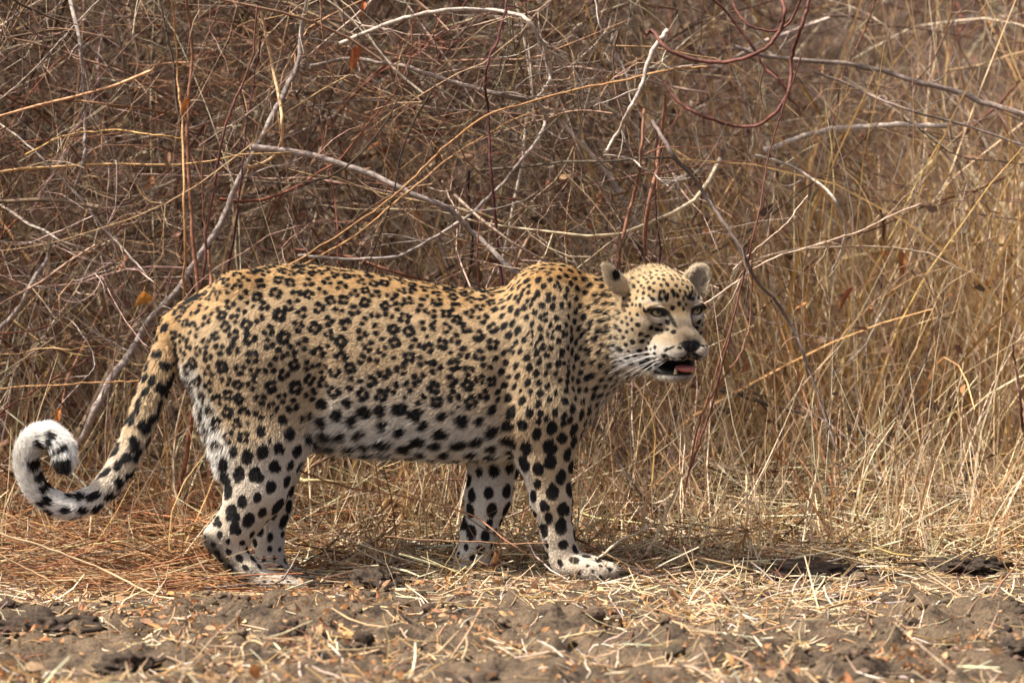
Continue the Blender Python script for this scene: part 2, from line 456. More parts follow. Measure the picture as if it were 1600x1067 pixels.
# ---- surface nets on a grid
def build_surface(h):
    lo = np.min([p[2] for p in prims if p[5] == 'u'], axis=0) - 0.03
    hi = np.max([p[3] for p in prims if p[5] == 'u'], axis=0) + 0.03
    n = np.ceil((hi - lo) / h).astype(int) + 1
    G = np.full(n, 0.5, dtype=np.float32)
    for (grp, fn, a, b, k, op, fl) in prims:
        m = k + 3 * h
        i0 = np.maximum(np.floor((a - m - lo) / h).astype(int), 0); i1 = np.minimum(np.ceil((b + m - lo) / h).astype(int) + 1, n)
        ax = [lo[d] + h * np.arange(i0[d], i1[d]) for d in range(3)]
        P = np.stack(np.meshgrid(*ax, indexing='ij'), axis=-1).astype(np.float32)
        dd = fn(P).astype(np.float32)
        sl = tuple(slice(i0[d], i1[d]) for d in range(3))
        if op == 'u': G[sl] = smin(G[sl], dd, k)
        else: G[sl] = -smin(-G[sl], dd, k)
    neg = G < 0
    c = neg[:-1, :-1, :-1].astype(np.int8)
    for dx in (0, 1):
        for dy in (0, 1):
            for dz in (0, 1):
                if dx + dy + dz: c = c + neg[dx:n[0] - 1 + dx, dy:n[1] - 1 + dy, dz:n[2] - 1 + dz]
    act = (c > 0) & (c < 8)
    idx = np.argwhere(act)
    vid = np.full(act.shape, -1, dtype=np.int32); vid[act] = np.arange(len(idx))
    acc = np.zeros((len(idx), 3)); cnt = np.zeros(len(idx))
    corners = [(x, y, z) for x in (0, 1) for y in (0, 1) for z in (0, 1)]
    val = {cn: G[idx[:, 0] + cn[0], idx[:, 1] + cn[1], idx[:, 2] + cn[2]] for cn in corners}
    for cn in corners:
        for d in range(3):
            if cn[d] == 0:
                c2 = list(cn); c2[d] = 1; c2 = tuple(c2)
                v0, v1 = val[cn], val[c2]; mk = (v0 < 0) != (v1 < 0)
                t = np.where(mk, v0 / np.where(mk, v0 - v1, 1), 0)
                pos = np.array(cn, float)[None] + t[:, None] * np.eye(3)[d][None]
                acc += pos * mk[:, None]; cnt += mk
    V = lo + h * (idx + acc / cnt[:, None])
    faces = []
    for d in range(3):
        e1, e2 = (d + 1) % 3, (d + 2) % 3
        sl0 = [slice(1, -1)] * 3; sl0[d] = slice(0, -1)
        sl1 = [slice(1, -1)] * 3; sl1[d] = slice(1, None)
        A, B = neg[tuple(sl0)], neg[tuple(sl1)]
        e = np.argwhere(A != B)
        if not len(e): continue
        flip = A[tuple(e.T)]
        off = np.ones(3, int); off[d] = 0
        e = e + off
        def at(q1, q2):
            r_ = e.copy(); r_[:, e1] -= q1; r_[:, e2] -= q2
            return vid[tuple(r_.T)]
        q = np.stack([at(1, 1), at(0, 1), at(0, 0), at(1, 0)], axis=-1)
        q[~flip] = q[~flip][:, ::-1]
        faces.append(q)
    F = np.concatenate(faces)
    F = F[(F >= 0).all(axis=1)]
    return V, F
GH = 1.85 * S
LV, LF = build_surface(GH)
# a little smoothing
def smooth(V, F, it=2, lam=0.45):
    E = np.concatenate([F[:, [0, 1]], F[:, [1, 2]], F[:, [2, 3]], F[:, [3, 0]]])
    deg = np.bincount(E.ravel(), minlength=len(V))
    for _ in range(it):
        s_ = np.zeros_like(V)
        for d in range(3):
            s_[:, d] = np.bincount(E[:, 0], V[E[:, 1], d], len(V)) + np.bincount(E[:, 1], V[E[:, 0], d], len(V))
        V = V + lam * (s_ / deg[:, None] - V)
    return V
LV = smooth(LV, LF, 2)
def normals(V, F):
    n = np.cross(V[F[:, 2]] - V[F[:, 0]], V[F[:, 3]] - V[F[:, 1]])
    N = np.zeros_like(V)
    for d in range(3):
        for c in range(4): N[:, d] += np.bincount(F[:, c], n[:, d], len(V))
    return N / (np.linalg.norm(N, axis=1, keepdims=True) + 1e-12)
LN = normals(LV, LF)
NVX = len(LV)

# ---- which limb each vertex belongs to, and the lie of the coat
GROUPS = ['torso', 'hind_near', 'hind_far', 'fore_near', 'fore_far', 'tail', 'head', 'ear']
gd = {g: np.full(NVX, 1.0) for g in GROUPS}
flow = np.zeros((NVX, 3)); fw_ = np.zeros(NVX) + 1e-6
for (grp, fn, a, b, k, op, fl) in prims:
    if op != 'u': continue
    m = 0.05
    sel = np.where(((LV > a - m) & (LV < b + m)).all(axis=1))[0]
    if not len(sel): continue
    d = fn(LV[sel])
    gd[grp][sel] = np.minimum(gd[grp][sel], d)
    w = np.exp(-np.maximum(d, 0) / (9 * S))
    flow[sel] += w[:, None] * fl; fw_[sel] += w
gmin = np.stack([gd[g] for g in GROUPS]); gid = gmin.argmin(axis=0)
gw = np.exp(-np.maximum(gmin, 0) / (10 * S)); gw /= gw.sum(axis=0)
W = dict(zip(GROUPS, gw))
hl = (LV - HO) @ HM.T / S                                  # head coordinates of every vertex, photo pixels
nose_v = LV - H(0, 45, -42)
hw = np.clip(W['head'] * 1.2, 0, 1)[:, None]
hflow = nose_v / (np.linalg.norm(nose_v, axis=1, keepdims=True) + 1e-6)
flow = flow / fw_[:, None] * (1 - hw) + hflow * hw
flow -= LN * (flow * LN).sum(axis=1, keepdims=True)
flow /= np.linalg.norm(flow, axis=1, keepdims=True) + 1e-6
PX, PY = proj(LV)

# ---- coat: ground colour
GOLD = np.array((0.62, 0.41, 0.19)); TAN = np.array((0.62, 0.48, 0.305)); PALE = np.array((0.50, 0.42, 0.33)); WHITE = np.array((0.82, 0.79, 0.725))
BLACK = np.array((0.012, 0.011, 0.011)); BROWN = np.array((0.30, 0.185, 0.095))
def mix(a, b, t): return a * (1 - t[:, None]) + b * t[:, None]
backline = np.interp(PX, TORSO[:, 0], TORSO[:, 1])
nz = fbm(LV, 14, 2, 2) - 0.5
up = sstep(68, -5, PY - backline + nz * 30)
coat = mix(np.tile(TAN, (NVX, 1)), GOLD, up * 0.95)
bellyline = np.interp(PX, [280, 330, 480, 520, 640, 780, 860, 930, 1000], [600, 770, 720, 645, 655, 690, 850, 720, 600])
pale = sstep(-85, 40, PY - bellyline + nz * 40)
coat = mix(coat, WHITE, pale * 0.92)
# inner sides and undersides go white
und = sstep(0.25, 0.8, -LN[:, 2]); coat = mix(coat, WHITE, und * 0.6 * (1 - W['tail']))
legs = np.clip(W['hind_near'] + W['hind_far'] + W['fore_near'] + W['fore_far'], 0, 1)
lowleg = sstep(690, 820, PY) * legs
coat = mix(coat, np.array((0.60, 0.49, 0.35)), lowleg * 0.7)
rearleg = sstep(10, -22, PX - np.interp(PY, [720, 800, 850], [828, 846, 862])) * W['fore_near'] * sstep(700, 740, PY)
coat = mix(coat, WHITE, rearleg * 0.8)
coat = mix(coat, WHITE, np.clip(W['fore_far'] + W['hind_far'], 0, 1) * sstep(680, 740, PY) * 0.7)
rump = sstep(26, 0, PX - np.interp(PY, [560, 600, 640, 700, 760], [292, 304, 326, 352, 350])) * sstep(555, 580, PY) * sstep(780, 720, PY) * (1 - W['tail'])
coat = mix(coat, WHITE, rump)
pawg = legs * sstep(872, 900, PY); coat = mix(coat, np.array((0.50, 0.44, 0.37)), pawg * 0.8)
heel = np.exp(-((PX - np.interp(PY, [830, 860, 900], [318, 328, 366])) / 21) ** 2) * sstep(825, 840, PY) * W['hind_near']
coat = mix(coat, np.array((0.06, 0.05, 0.043)), np.clip(heel * 1.1, 0, 0.92))
# tail: white below and towards the tip, brightened in colour for sun on it
TAILF = np.array([L(*q[:3]) for q in catmull(np.array(TAIL, float), 20)])
kt = kdtree.KDTree(len(TAILF))
for i, p in enumerate(TAILF): kt.insert(p, i)
kt.balance()
tsel = np.where(W['tail'] > 0.3)[0]
ti = np.array([kt.find(LV[v])[1] for v in tsel]); tpar = np.zeros(NVX); tpar[tsel] = ti / (len(TAILF) - 1)
ttan = np.gradient(TAILF, axis=0); ttan /= np.linalg.norm(ttan, axis=1, keepdims=True)
tin = np.zeros(NVX)                       # +1 on the right / inner side of the curl
side = np.cross(ttan[ti], np.array((0, 1.0, 0))); tin[tsel] = -(LN[tsel] * side).sum(axis=1)
tw = sstep(0.35, 0.75, W['tail'])
tcol = mix(np.tile(TAN, (NVX, 1)), GOLD, sstep(0.25, 0.0, tpar))
tcol = mix(tcol, WHITE * 1.12, np.clip(sstep(0.20, 0.55, tpar + nz * 0.1) + sstep(0.1, 0.8, -tin * np.sign(0.2)) * 0.0 + sstep(0.0, 0.7, -tin) * 0.0, 0, 1))
coat = mix(coat, tcol, tw)
# head
hm = sstep(0.4, 0.75, W['head'] + W['ear'])
a_, b_, c_ = hl.T
hcol = np.tile(np.array((0.49, 0.355, 0.195)), (NVX, 1))
hcol = mix(hcol, np.array((0.52, 0.42, 0.285)), sstep(10, -40, c_ + nz * 20))
hcol = mix(hcol, WHITE, np.clip(sstep(-68, -78, c_) + 0.8 * sstep(-40, -64, c_ + nz * 20) * sstep(-4, 14, np.abs(a_) - 4), 0, 1))
bridge = np.exp(-(a_ / 19) ** 2) * sstep(-6, -20, c_) * sstep(-25, 0, b_)
hcol = mix(hcol, np.array((0.27, 0.205, 0.145)), bridge * 0.85)
for (ea, eb, ec) in EYES:
    de = np.sqrt(((a_ - ea) / 20) ** 2 + ((c_ - ec + 13) / 7) ** 2); hcol = mix(hcol, WHITE, np.exp(-de ** 2) * 0.7 * sstep(-30, -15, b_))
    de = np.sqrt(((a_ - ea) / 20) ** 2 + ((c_ - ec - 15) / 6) ** 2); hcol = mix(hcol, WHITE, np.exp(-de ** 2) * 0.45 * sstep(-30, -15, b_))
coat = mix(coat, hcol, hm)
ed = W['ear'] * sstep(0.5, 0.9, W['ear'] + 0.3)
coat = mix(coat, np.array((0.62, 0.53, 0.40)), ed * 0.8)
# dark smudge by the groin
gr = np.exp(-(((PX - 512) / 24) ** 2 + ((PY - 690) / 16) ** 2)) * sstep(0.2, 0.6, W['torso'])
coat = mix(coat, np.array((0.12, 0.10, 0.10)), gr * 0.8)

# ---- spots: centres scattered over the skin, each kind with its own size
kd = kdtree.KDTree(NVX)
for i in range(NVX): kd.insert(LV[i], i)
kd.balance()
dark = np.zeros(NVX); centre = np.zeros(NVX)
prn = np.random.default_rng(21)
wob = fbm(LV, 95, 4, 2) - 0.5
def blob(C, N, t1, r1, r2, s=1.0, soft=0.26, arr=None):
    """an uneven dark ellipse on the skin; radii in photo pixels"""
    arr = dark if arr is None else arr
    hits = kd.find_range(C, max(r1, r2) * 1.7 * S)
    if not hits: return
    ix = np.array([q[1] for q in hits])
    ix = ix[(LN[ix] @ N) > 0.15]
    d = LV[ix] - C; t2 = np.cross(N, t1)
    u = (d @ t1) / (r1 * S); v = (d @ t2) / (r2 * S); w = (d @ N) / (max(r1, r2) * S)
    q = np.sqrt(u * u + v * v + 0.15 * w * w) + wob[ix] * 0.42
    f = s * sstep(1 + soft, 1 - soft, q)
    arr[ix] = np.maximum(arr[ix], f)
def frame(i):
    N = LN[i]; t1 = flow[i] - N * (flow[i] @ N); t1 = t1 / (np.linalg.norm(t1) + 1e-9)
    return N, t1, np.cross(N, t1)
def spacing(i):
    """pitch in photo pixels and kind of spot at vertex i; None = no spot"""
    x, y = PX[i], PY[i]; g = GROUPS[gid[i]]
    if g == 'ear': return None
    if g == 'head':
        a, b, c = hl[i]
        if c < -30 and b > -14 and abs(a) < 40: return None
        if abs(a) < 15 and c < 2 and b > -20: return None
        for (ea, eb, ec) in EYES:
            if abs(a - ea) < 20 and abs(c - ec) < 16 and b > -30: return None
        if c < -80: return None
        return (8.6 if c > -15 else 10.0), 'freckle'
    if g == 'tail':
        if tpar[i] > 0.62: return None
        return 21, 'tail'
    if g in ('hind_near', 'hind_far') and y > 690:
        if y > 890: return 12, 'small'
        if y > 830: return 15, 'small2'
        return 23.5, 'leg'
    if g in ('fore_near', 'fore_far') and y > 660:
        if y > 880: return 12, 'small'
        if y > 840: return 18, 'small2'
        return 22, 'leg'
    if y > np.interp(x, [300, 480, 520, 640, 780], [690, 660, 618, 632, 640]) + nz[i] * 110 and x < 800: return 23.5, 'belly'
    if x > 775:
        return np.interp(x, [775, 830, 960], [14.0, 13.0, 12.0]) + 7 * sstep(590, 680, y), 'solid'
    return np.interp(y - backline[i], [0, 30, 90], [14.5, 18, 20.5]) - 2 * sstep(420, 330, x), 'rosette'
cells = {}
def too_close(P, r):
    R = 40 * S
    ci = tuple(np.floor(P / R).astype(int))
    for dx in (-1, 0, 1):
        for dy in (-1, 0, 1):
            for dz in (-1, 0, 1):
                for (q, rq) in cells.get((ci[0] + dx, ci[1] + dy, ci[2] + dz), ()):
                    if ((P - q) ** 2).sum() < (0.5 * (r + rq) * S) ** 2: return True
    cells.setdefault(ci, []).append((P, r)); return False
spots = []
for i in prn.permutation(NVX)[:130000]:
    sp = spacing(i)
    if sp is None: continue
    if not too_close(LV[i], sp[0]): spots.append((i, sp[0], sp[1]))
for it in range(16):
    C = np.array([LV[q[0]] for q in spots]); kt2 = kdtree.KDTree(len(C))
    for q, p in enumerate(C): kt2.insert(p, q)
    kt2.balance(); new = []
    for q, (i, pitch, kind) in enumerate(spots):
        R = pitch * 1.75 * S; mv = np.zeros(3)
        for (co, j_, d_) in kt2.find_range(C[q], R):
            if j_ == q or LN[spots[j_][0]] @ LN[i] < 0: continue
            mv += (C[q] - C[j_]) / (d_ + 1e-6) * (1 - d_ / R) ** 2
        mv -= LN[i] * (mv @ LN[i])
        k_ = kd.find(C[q] + mv * pitch * 0.30 * S)[1]
        sp = spacing(k_)
        if sp is None or LN[k_] @ LN[i] < 0.3: k_, sp = i, (pitch, kind)
        new.append((k_, sp[0], sp[1]))
    spots = new
C = np.array([LV[q[0]] for q in spots]); kt2 = kdtree.KDTree(len(C))
for q, p in enumerate(C): kt2.insert(p, q)
kt2.balance()
for q, (i, pitch, kind) in enumerate(spots):
    nn = np.mean([h_[2] for h_ in kt2.find_n(C[q], 4)[1:]]) / S
    spots[q] = (i, float(np.clip(nn * 0.94, 0.6 * pitch, 1.25 * pitch)), kind)
for (i, pitch, kind) in spots:
    N, t1, t2 = frame(i); C = LV[i]; j = prn.random
    if kind == 'rosette':
        nb = prn.integers(3, 5); r = pitch * (0.295 + 0.03 * j()); ph = j() * 6.28
        blob(C, N, t1, r * 1.05, r * 0.95, 0.9, 0.35, centre)
        gap = prn.integers(0, nb + 9)
        for q in range(nb):
            if q == gap: continue
            an = ph + 6.283 * q / nb + (j() - 0.5) * 0.35
            rr = r * (0.9 + 0.2 * j())
            tt = -math.sin(an) * t1 + math.cos(an) * t2
            br = pitch * (0.172 + 0.04 * j())
            blob(C + S * rr * (math.cos(an) * t1 + math.sin(an) * t2), N, tt, br * (1.05 + 0.45 * j()), br, 1.0, 0.26)
    elif kind in ('solid', 'small', 'small2', 'freckle'):
        f = {'solid': 0.36, 'small': 0.22, 'small2': 0.32, 'freckle': 0.33}[kind]
        el = 1.0 + 0.75 * j()
        r = pitch * f * (0.8 + 0.4 * j())
        if kind == 'solid' and j() < 0.12:
            for q in range(3): blob(C + S * pitch * 0.34 * (math.cos(q * 2.1 + i) * t1 + math.sin(q * 2.1 + i) * t2), N, t1, r * 0.75, r * 0.6)
        else: blob(C, N, t1, r * math.sqrt(el), r / math.sqrt(el), 0.96)
    elif kind == 'belly':
        r = pitch * 0.35 * (0.8 + 0.4 * j()); tt = t1 * 0.8 + t2 * (j() - 0.5); tt /= np.linalg.norm(tt)
        blob(C, N, tt, r * 1.2, r * 0.9, 0.93, 0.4)
        if j() < 0.4: blob(C + S * t2 * r * 0.9, N, t1, r * 0.7, r * 0.6, 0.9, 0.4)
    elif kind == 'leg':
        r = pitch * 0.375 * (0.75 + 0.45 * j())
        blob(C, N, t1, r * 1.28, r * 0.9, 0.98)
        if j() < 0.25: blob(C + S * (t2 * r * 0.9 + t1 * r * 0.4), N, t1, r * 0.8, r * 0.6)
    elif kind == 'tail':
        r = pitch * 0.38
        for q in range(2 + int(j() < 0.4)):
            blob(C + S * r * ((j() - 0.5) * 1.4 * t1 + (j() - 0.5) * 1.6 * t2), N, t1, r * (0.8 + 0.4 * j()), r * 0.62)
# small broken spots in the lanes that stayed empty
for i in prn.permutation(NVX)[:14000]:
    sp = spacing(i)
    if sp is None or sp[1] not in ('rosette', 'belly', 'leg', 'solid'): continue
    R = {'rosette': 7.6, 'belly': 11.5, 'leg': 11.5, 'solid': 7.4}[sp[1]]
    hit = np.array([h_[1] for h_ in kd.find_range(LV[i], R * S)])
    if dark[hit].max() > 0.3: continue
    N, t1, t2 = frame(i); r = R * (0.38 + 0.16 * prn.random())
    blob(LV[i], N, t1, r * (1.0 + 0.5 * prn.random()), r * 0.85, 0.97, 0.3)
# tail rings and marks near the tip, on the inner side of the curl
for (t0, t1_, sh, s0) in ((0.615, 0.014, 0.0, 0.9), (0.655, 0.014, 0.25, 0.9), (0.70, 0.020, 0.15, 0.95), (0.80, 0.021, -0.05, 1.0), (0.872, 0.017, -0.45, 1.0), (0.932, 0.015, -0.5, 1.0), (0.995, 0.022, -0.6, 1.0)):
    band = sstep(1.3, 0.75, np.abs(tpar - t0 + (wob * 0.012)) / t1_) * sstep(sh - 0.15, sh + 0.25, tin + wob * 0.4) * tw * s0
    dark = np.maximum(dark, np.where(tpar > 0.6, band, 0))
spine = np.exp(-((PY - backline - 3) / 5.0) ** 2) * (W['torso'] > 0.5) * sstep(0.55, 0.72, vnoise(LV, 60, 31))
dark = np.maximum(dark, spine * 0.8)

# head marks: stripes above the lip, eye rims, tear line, lips, ear patches
def hblob(a, b, c, ra, rc, tilt=0.0, s=1.0):
    i = kd.find(H(a, b, c))[1]
    N = LN[i]; t = HR * math.cos(tilt) + HU * math.sin(tilt); t = t - N * (t @ N); t /= np.linalg.norm(t)
    blob(LV[i], N, t, ra, rc, s, 0.25)
for sg in (-1, 1):
    for row, (c0, x0, n, dl) in enumerate(((-54, 9, 4, 7.5), (-60.5, 8, 5, 7), (-67, 8, 5, 6.5))):
        for q in range(n):
            hblob(sg * (x0 + q * dl), 46 - q * 4, c0 - q * 0.4, 5.2, 2.1, -sg * 0.05, 0.95)
    for (a, b, c, ra, rc, tl) in ((20, 10, 20, 2.6, 8, 0.2), (28, 2, 28, 2.2, 5, 0.3), (10, 12, 24, 2.2, 5, 0), (50, -14, -36, 5, 2.0, -0.5), (40, -2, -42, 4.5, 1.8, -0.4)):
        hblob(sg * a, b, c, ra, rc, sg * tl, 0.95)
for (ea, eb, ec) in EYES:
    sg = math.copysign(1, ea)
    q = np.sqrt(((a_ - ea) / 16) ** 2 + ((c_ - ec - sg * (a_ - ea) * 0.14) / 8.6) ** 2)
    dark = np.maximum(dark, np.where(b_ > -28, sstep(1.10, 0.92, q) * 0.97, 0))
    q = np.sqrt(((a_ - ea + sg * (17 - (c_ - ec + 12) * 0.25)) / 3.6) ** 2 + ((c_ - ec + 14) / 13) ** 2)
    dark = np.maximum(dark, np.where(b_ > -28, sstep(1.4, 0.5, q) * 0.55, 0))
nose = np.where(b_ > 26, sstep(1.12, 0.9, np.sqrt((a_ / np.interp(c_, [-62, -48], [8, 19])) ** 2 + ((c_ + 51) / 10) ** 2)), 0)
phil = np.where(b_ > 22, np.exp(-(a_ / 1.8) ** 2) * sstep(-76, -70, c_) * sstep(-55, -60, c_), 0)
dark = np.maximum(dark, np.maximum(nose, phil * 0.8))
lipq = np.sqrt((a_ / 39) ** 2 + ((b_ - 10) / 40) ** 2)
inm = sstep(1.12, 0.95, lipq)
lower = sstep(-100, -96, c_) * sstep(-69.5, -72.5, c_) * inm
dark = np.maximum(dark, np.where(hm > 0.3, lower * 0.98, 0))
corner = np.exp(-(((np.abs(a_) - 36) / 9) ** 2 + ((c_ + 81) / 8) ** 2)) * (b_ > -30)
dark = np.maximum(dark, corner * 0.95)
e1 = (LV - EN_C) @ EN_M.T / S
dark = np.maximum(dark, W['ear'] * np.where(LV[:, 0] < HO[0], sstep(1.1, 0.75, np.sqrt(((e1[:, 0] + 1) / 12) ** 2 + ((e1[:, 2] - 1) / 9) ** 2)) * (e1[:, 1] < 3), 0))
e2 = (LV - EF_C) @ EF_M.T / S
dark = np.maximum(dark, W['ear'] * np.where(LV[:, 0] > HO[0], sstep(0.9, 0.6, np.sqrt((e2[:, 0] / 22) ** 2 + ((e2[:, 2] - 2) / 20) ** 2)) * (e2[:, 1] > -2) * 0.45, 0))
dark = np.clip(dark, 0, 1)
cen = np.clip(centre, 0, 1) * (1 - pale)
coat = mix(coat, BROWN * 1.1, cen * 0.6)
coat0 = coat.copy()
coat = mix(coat, BLACK, dark)

leo_me = mesh_np('leopard', LV, LF); set_col(leo_me, coat)
leopard = tag(link('leopard', leo_me), 'spotted leopard standing side-on, mouth open, tail tip curled up', 'leopard')
m_skin = mat_attr('leopard_coat', 0.85, 300, 0.15, 0.15); leo_me.materials.append(m_skin)
# wet black nose leather as its own small sheet of the same surface
# ---- fur
def make_fur(n):
    A = LV[LF]
    area = 0.5 * np.linalg.norm(np.cross(A[:, 2] - A[:, 0], A[:, 3] - A[:, 1]), axis=1)
    fc = LF
    nm = LN[fc].mean(axis=1); vw = CAM - A.mean(axis=1); vw /= np.linalg.norm(vw, axis=1, keepdims=True)
    facing = (nm * vw).sum(axis=1)
    wgt = area * np.where(facing > -0.35, 1.0, 0.12)
    hfc = hm[fc].mean(axis=1); wgt = wgt * (1 + 3.0 * hfc)
    r = np.random.default_rng(3)
    f = r.choice(len(LF), size=n, p=wgt / wgt.sum())
    u, v = r.random((n, 1)), r.random((n, 1))
    w4 = np.concatenate([(1 - u) * (1 - v), u * (1 - v), u * v, (1 - u) * v], axis=1)
    ip = lambda q: (q[LF[f]] * (w4[..., None] if q.ndim == 2 else w4)).sum(axis=1)
    P, N, T = ip(LV), ip(LN), ip(flow)
    dk, cc = ip(dark), ip(coat0)
    g = {k: ip(W[k]) for k in GROUPS}
    hlr = ip(hl); px, py = ip(PX), ip(PY)
    ln = np.full(n, 8.5)                                   # mm
    ln += 12 * sstep(600, 690, py) * g['torso'] + 10 * sstep(640, 690, py) * g['torso'] * (px < 620)
    ln = ln * (1 - 0.45 * np.clip(g['hind_near'] + g['hind_far'] + g['fore_near'] + g['fore_far'], 0, 1) * sstep(680, 800, py))
    ln += 6 * sstep(880, 940, px) * g['torso']
    ln += g['tail'] * (4 + 6 * sstep(0.4, 0.9, ip(tpar)))
    rm = ip(rump); ln += rm * 10
    hh = np.clip(g['head'] + g['ear'], 0, 1)
    face = 6 + 14 * sstep(-35, -65, hlr[:, 1]) + 5 * sstep(-60, -100, hlr[:, 2]) * (hlr[:, 1] < 10)
    face = np.where((hlr[:, 1] > -30) & (hlr[:, 2] > -75), 6.0, face)
    ln = ln * (1 - hh) + face * hh
    ln = ln * (1 - 0.4 * g['ear']) 
    keep = np.ones(n, bool)
    for (ea, eb, ec) in EYES:
        q = np.sqrt(((hlr[:, 0] - ea) / 15) ** 2 + ((hlr[:, 2] - ec) / 10) ** 2)
        keep &= ~((q < 1) & (hlr[:, 1] > -28) & (hh > .3))
    keep &= ~(ip(nose) > 0.4); keep &= ~((ip(lower) > 0.35) & (hh > 0.3))
    P, N, T, dk, cc, ln, hh = P[keep], N[keep], T[keep], dk[keep], cc[keep], ln[keep], hh[keep]
    n = len(P)
    ln = ln * 0.001 * (0.6 + 0.7 * r.random(n))
    clump = np.stack([vnoise(P, 55, 41), vnoise(P, 55, 42), vnoise(P, 55, 43)], axis=-1) - 0.5
    T = T + r.normal(size=(n, 3)) * 0.20 + clump * 0.26
    T /= np.linalg.norm(T, axis=1, keepdims=True)
    lift = (0.20 + 0.18 * r.random(n) + 0.15 * (ln > 0.02))[:, None]
    d0 = T * (1 - lift * 0.3) + N * lift * 1.5; d0 /= np.linalg.norm(d0, axis=1, keepdims=True)
    d1 = T + N * lift * 0.35; d1[:, 2] -= 0.15; d1 /= np.linalg.norm(d1, axis=1, keepdims=True)
    tt = np.linspace(0, 1, 4)
    pts = np.stack([P + ln[:, None] * (d0 * t * (1 - 0.5 * t) + d1 * 0.5 * t * t) for t in tt], axis=1)
    pts[:, 0] -= N * 0.001
    # coat of each hair is that of the skin at its root, pushed to black or to the ground colour
    dk = sstep(0.26, 0.52, dk + r.normal(size=n) * 0.10)
    col = mix(cc, np.tile(BLACK, (n, 1)), dk) * (0.76 + 0.48 * r.random((n, 1)))
    tip = (r.random(n) < 0.06) & (dk < 0.5); col[tip] *= 0.55
    cu = bpy.data.hair_curves.new('fur')
    cu.add_curves([4] * n)
    cu.attributes['position'].data.foreach_set('vector', pts.astype(np.float32).ravel())
    rad = (np.array([0.00042, 0.00040, 0.00028, 0.00007])[None] * (0.8 + 0.4 * r.random((n, 1))) * (1 - 0.3 * hh[:, None])).astype(np.float32)
    at = cu.attributes.get('radius') or cu.attributes.new('radius', 'FLOAT', 'POINT')
    at.data.foreach_set('value', rad.ravel())
    ca = cu.attributes.new('col', 'FLOAT_COLOR', 'CURVE')
    c4 = np.ones((n, 4), np.float32); c4[:, :3] = np.clip(col, 0, 0.9)
    ca.data.foreach_set('color', c4.ravel())
    o = link('fur', cu, leopard)
    m, t, p = new_mat('leopard_fur')
    a = t.nodes.new('ShaderNodeAttribute'); a.attribute_name = 'col'
    t.links.new(a.outputs['Color'], p.inputs['Base Color'])
    p.inputs['Roughness'].default_value = 0.55; p.inputs['Specular IOR Level'].default_value = 0.25
    cu.materials.append(m)
make_fur(680000)

# ---- eyes
def uv_ball(name, r, seg=32, rings=24):
    th = np.linspace(0, math.pi, rings + 1); ph = np.linspace(0, 2 * math.pi, seg, endpoint=False)
    V = np.array([(r * math.sin(a) * math.cos(b), r * math.sin(a) * math.sin(b), r * math.cos(a)) for a in th for b in ph])
    F = np.array([(i * seg + j, (i + 1) * seg + j, (i + 1) * seg + (j + 1) % seg, i * seg + (j + 1) % seg) for i in range(rings) for j in range(seg)])
    return mesh_np(name, V, F)
def eye_material():
    m, t, p = new_mat('eye')
    tc = t.nodes.new('ShaderNodeTexCoord')
    sp = t.nodes.new('ShaderNodeSeparateXYZ'); cb = t.nodes.new('ShaderNodeCombineXYZ'); ln = t.nodes.new('ShaderNodeVectorMath'); ln.operation = 'LENGTH'
    t.links.new(tc.outputs['Object'], sp.inputs[0]); t.links.new(sp.outputs[0], cb.inputs[0]); t.links.new(sp.outputs[1], cb.inputs[1]); t.links.new(cb.outputs[0], ln.inputs[0])
    d = t.nodes.new('ShaderNodeMath'); d.operation = 'DIVIDE'; d.inputs[1].default_value = EYE_R * S
    t.links.new(ln.outputs['Value'], d.inputs[0])
    r = t.nodes.new('ShaderNodeValToRGB'); e = r.color_ramp.elements
    e[0].position, e[0].color = 0.0, (0.004, 0.004, 0.004, 1)
    e[1].position, e[1].color = 1.0, (0.02, 0.015, 0.012, 1)
    for pos, c in ((0.17, (0.004, 0.004, 0.004, 1)), (0.21, (0.22, 0.18, 0.09, 1)), (0.45, (0.36, 0.31, 0.17, 1)), (0.62, (0.24, 0.20, 0.11, 1)), (0.70, (0.03, 0.022, 0.015, 1))):
        k = e.new(pos); k.color = c
    t.links.new(d.outputs[0], r.inputs[0]); t.links.new(r.outputs[0], p.inputs['Base Color'])
    p.inputs['Roughness'].default_value = 0.08; p.inputs['Coat Weight'].default_value = 0.6
    return m
m_eye = eye_material(); eye_me = uv_ball('eye', EYE_R * S); eye_me.materials.append(m_eye)
for (ea, eb, ec) in EYES:
    e = link('eye', eye_me, leopard)
    e.location = H(ea, eb - 1.5, ec)
    gaze = Vector(HF * 0.93 + HR * 0.36 * (0.35 + 0.65 * math.copysign(1, ea)) * 0.6 + HU * 0.04)
    e.rotation_euler = gaze.to_track_quat('Z', 'Y').to_euler()
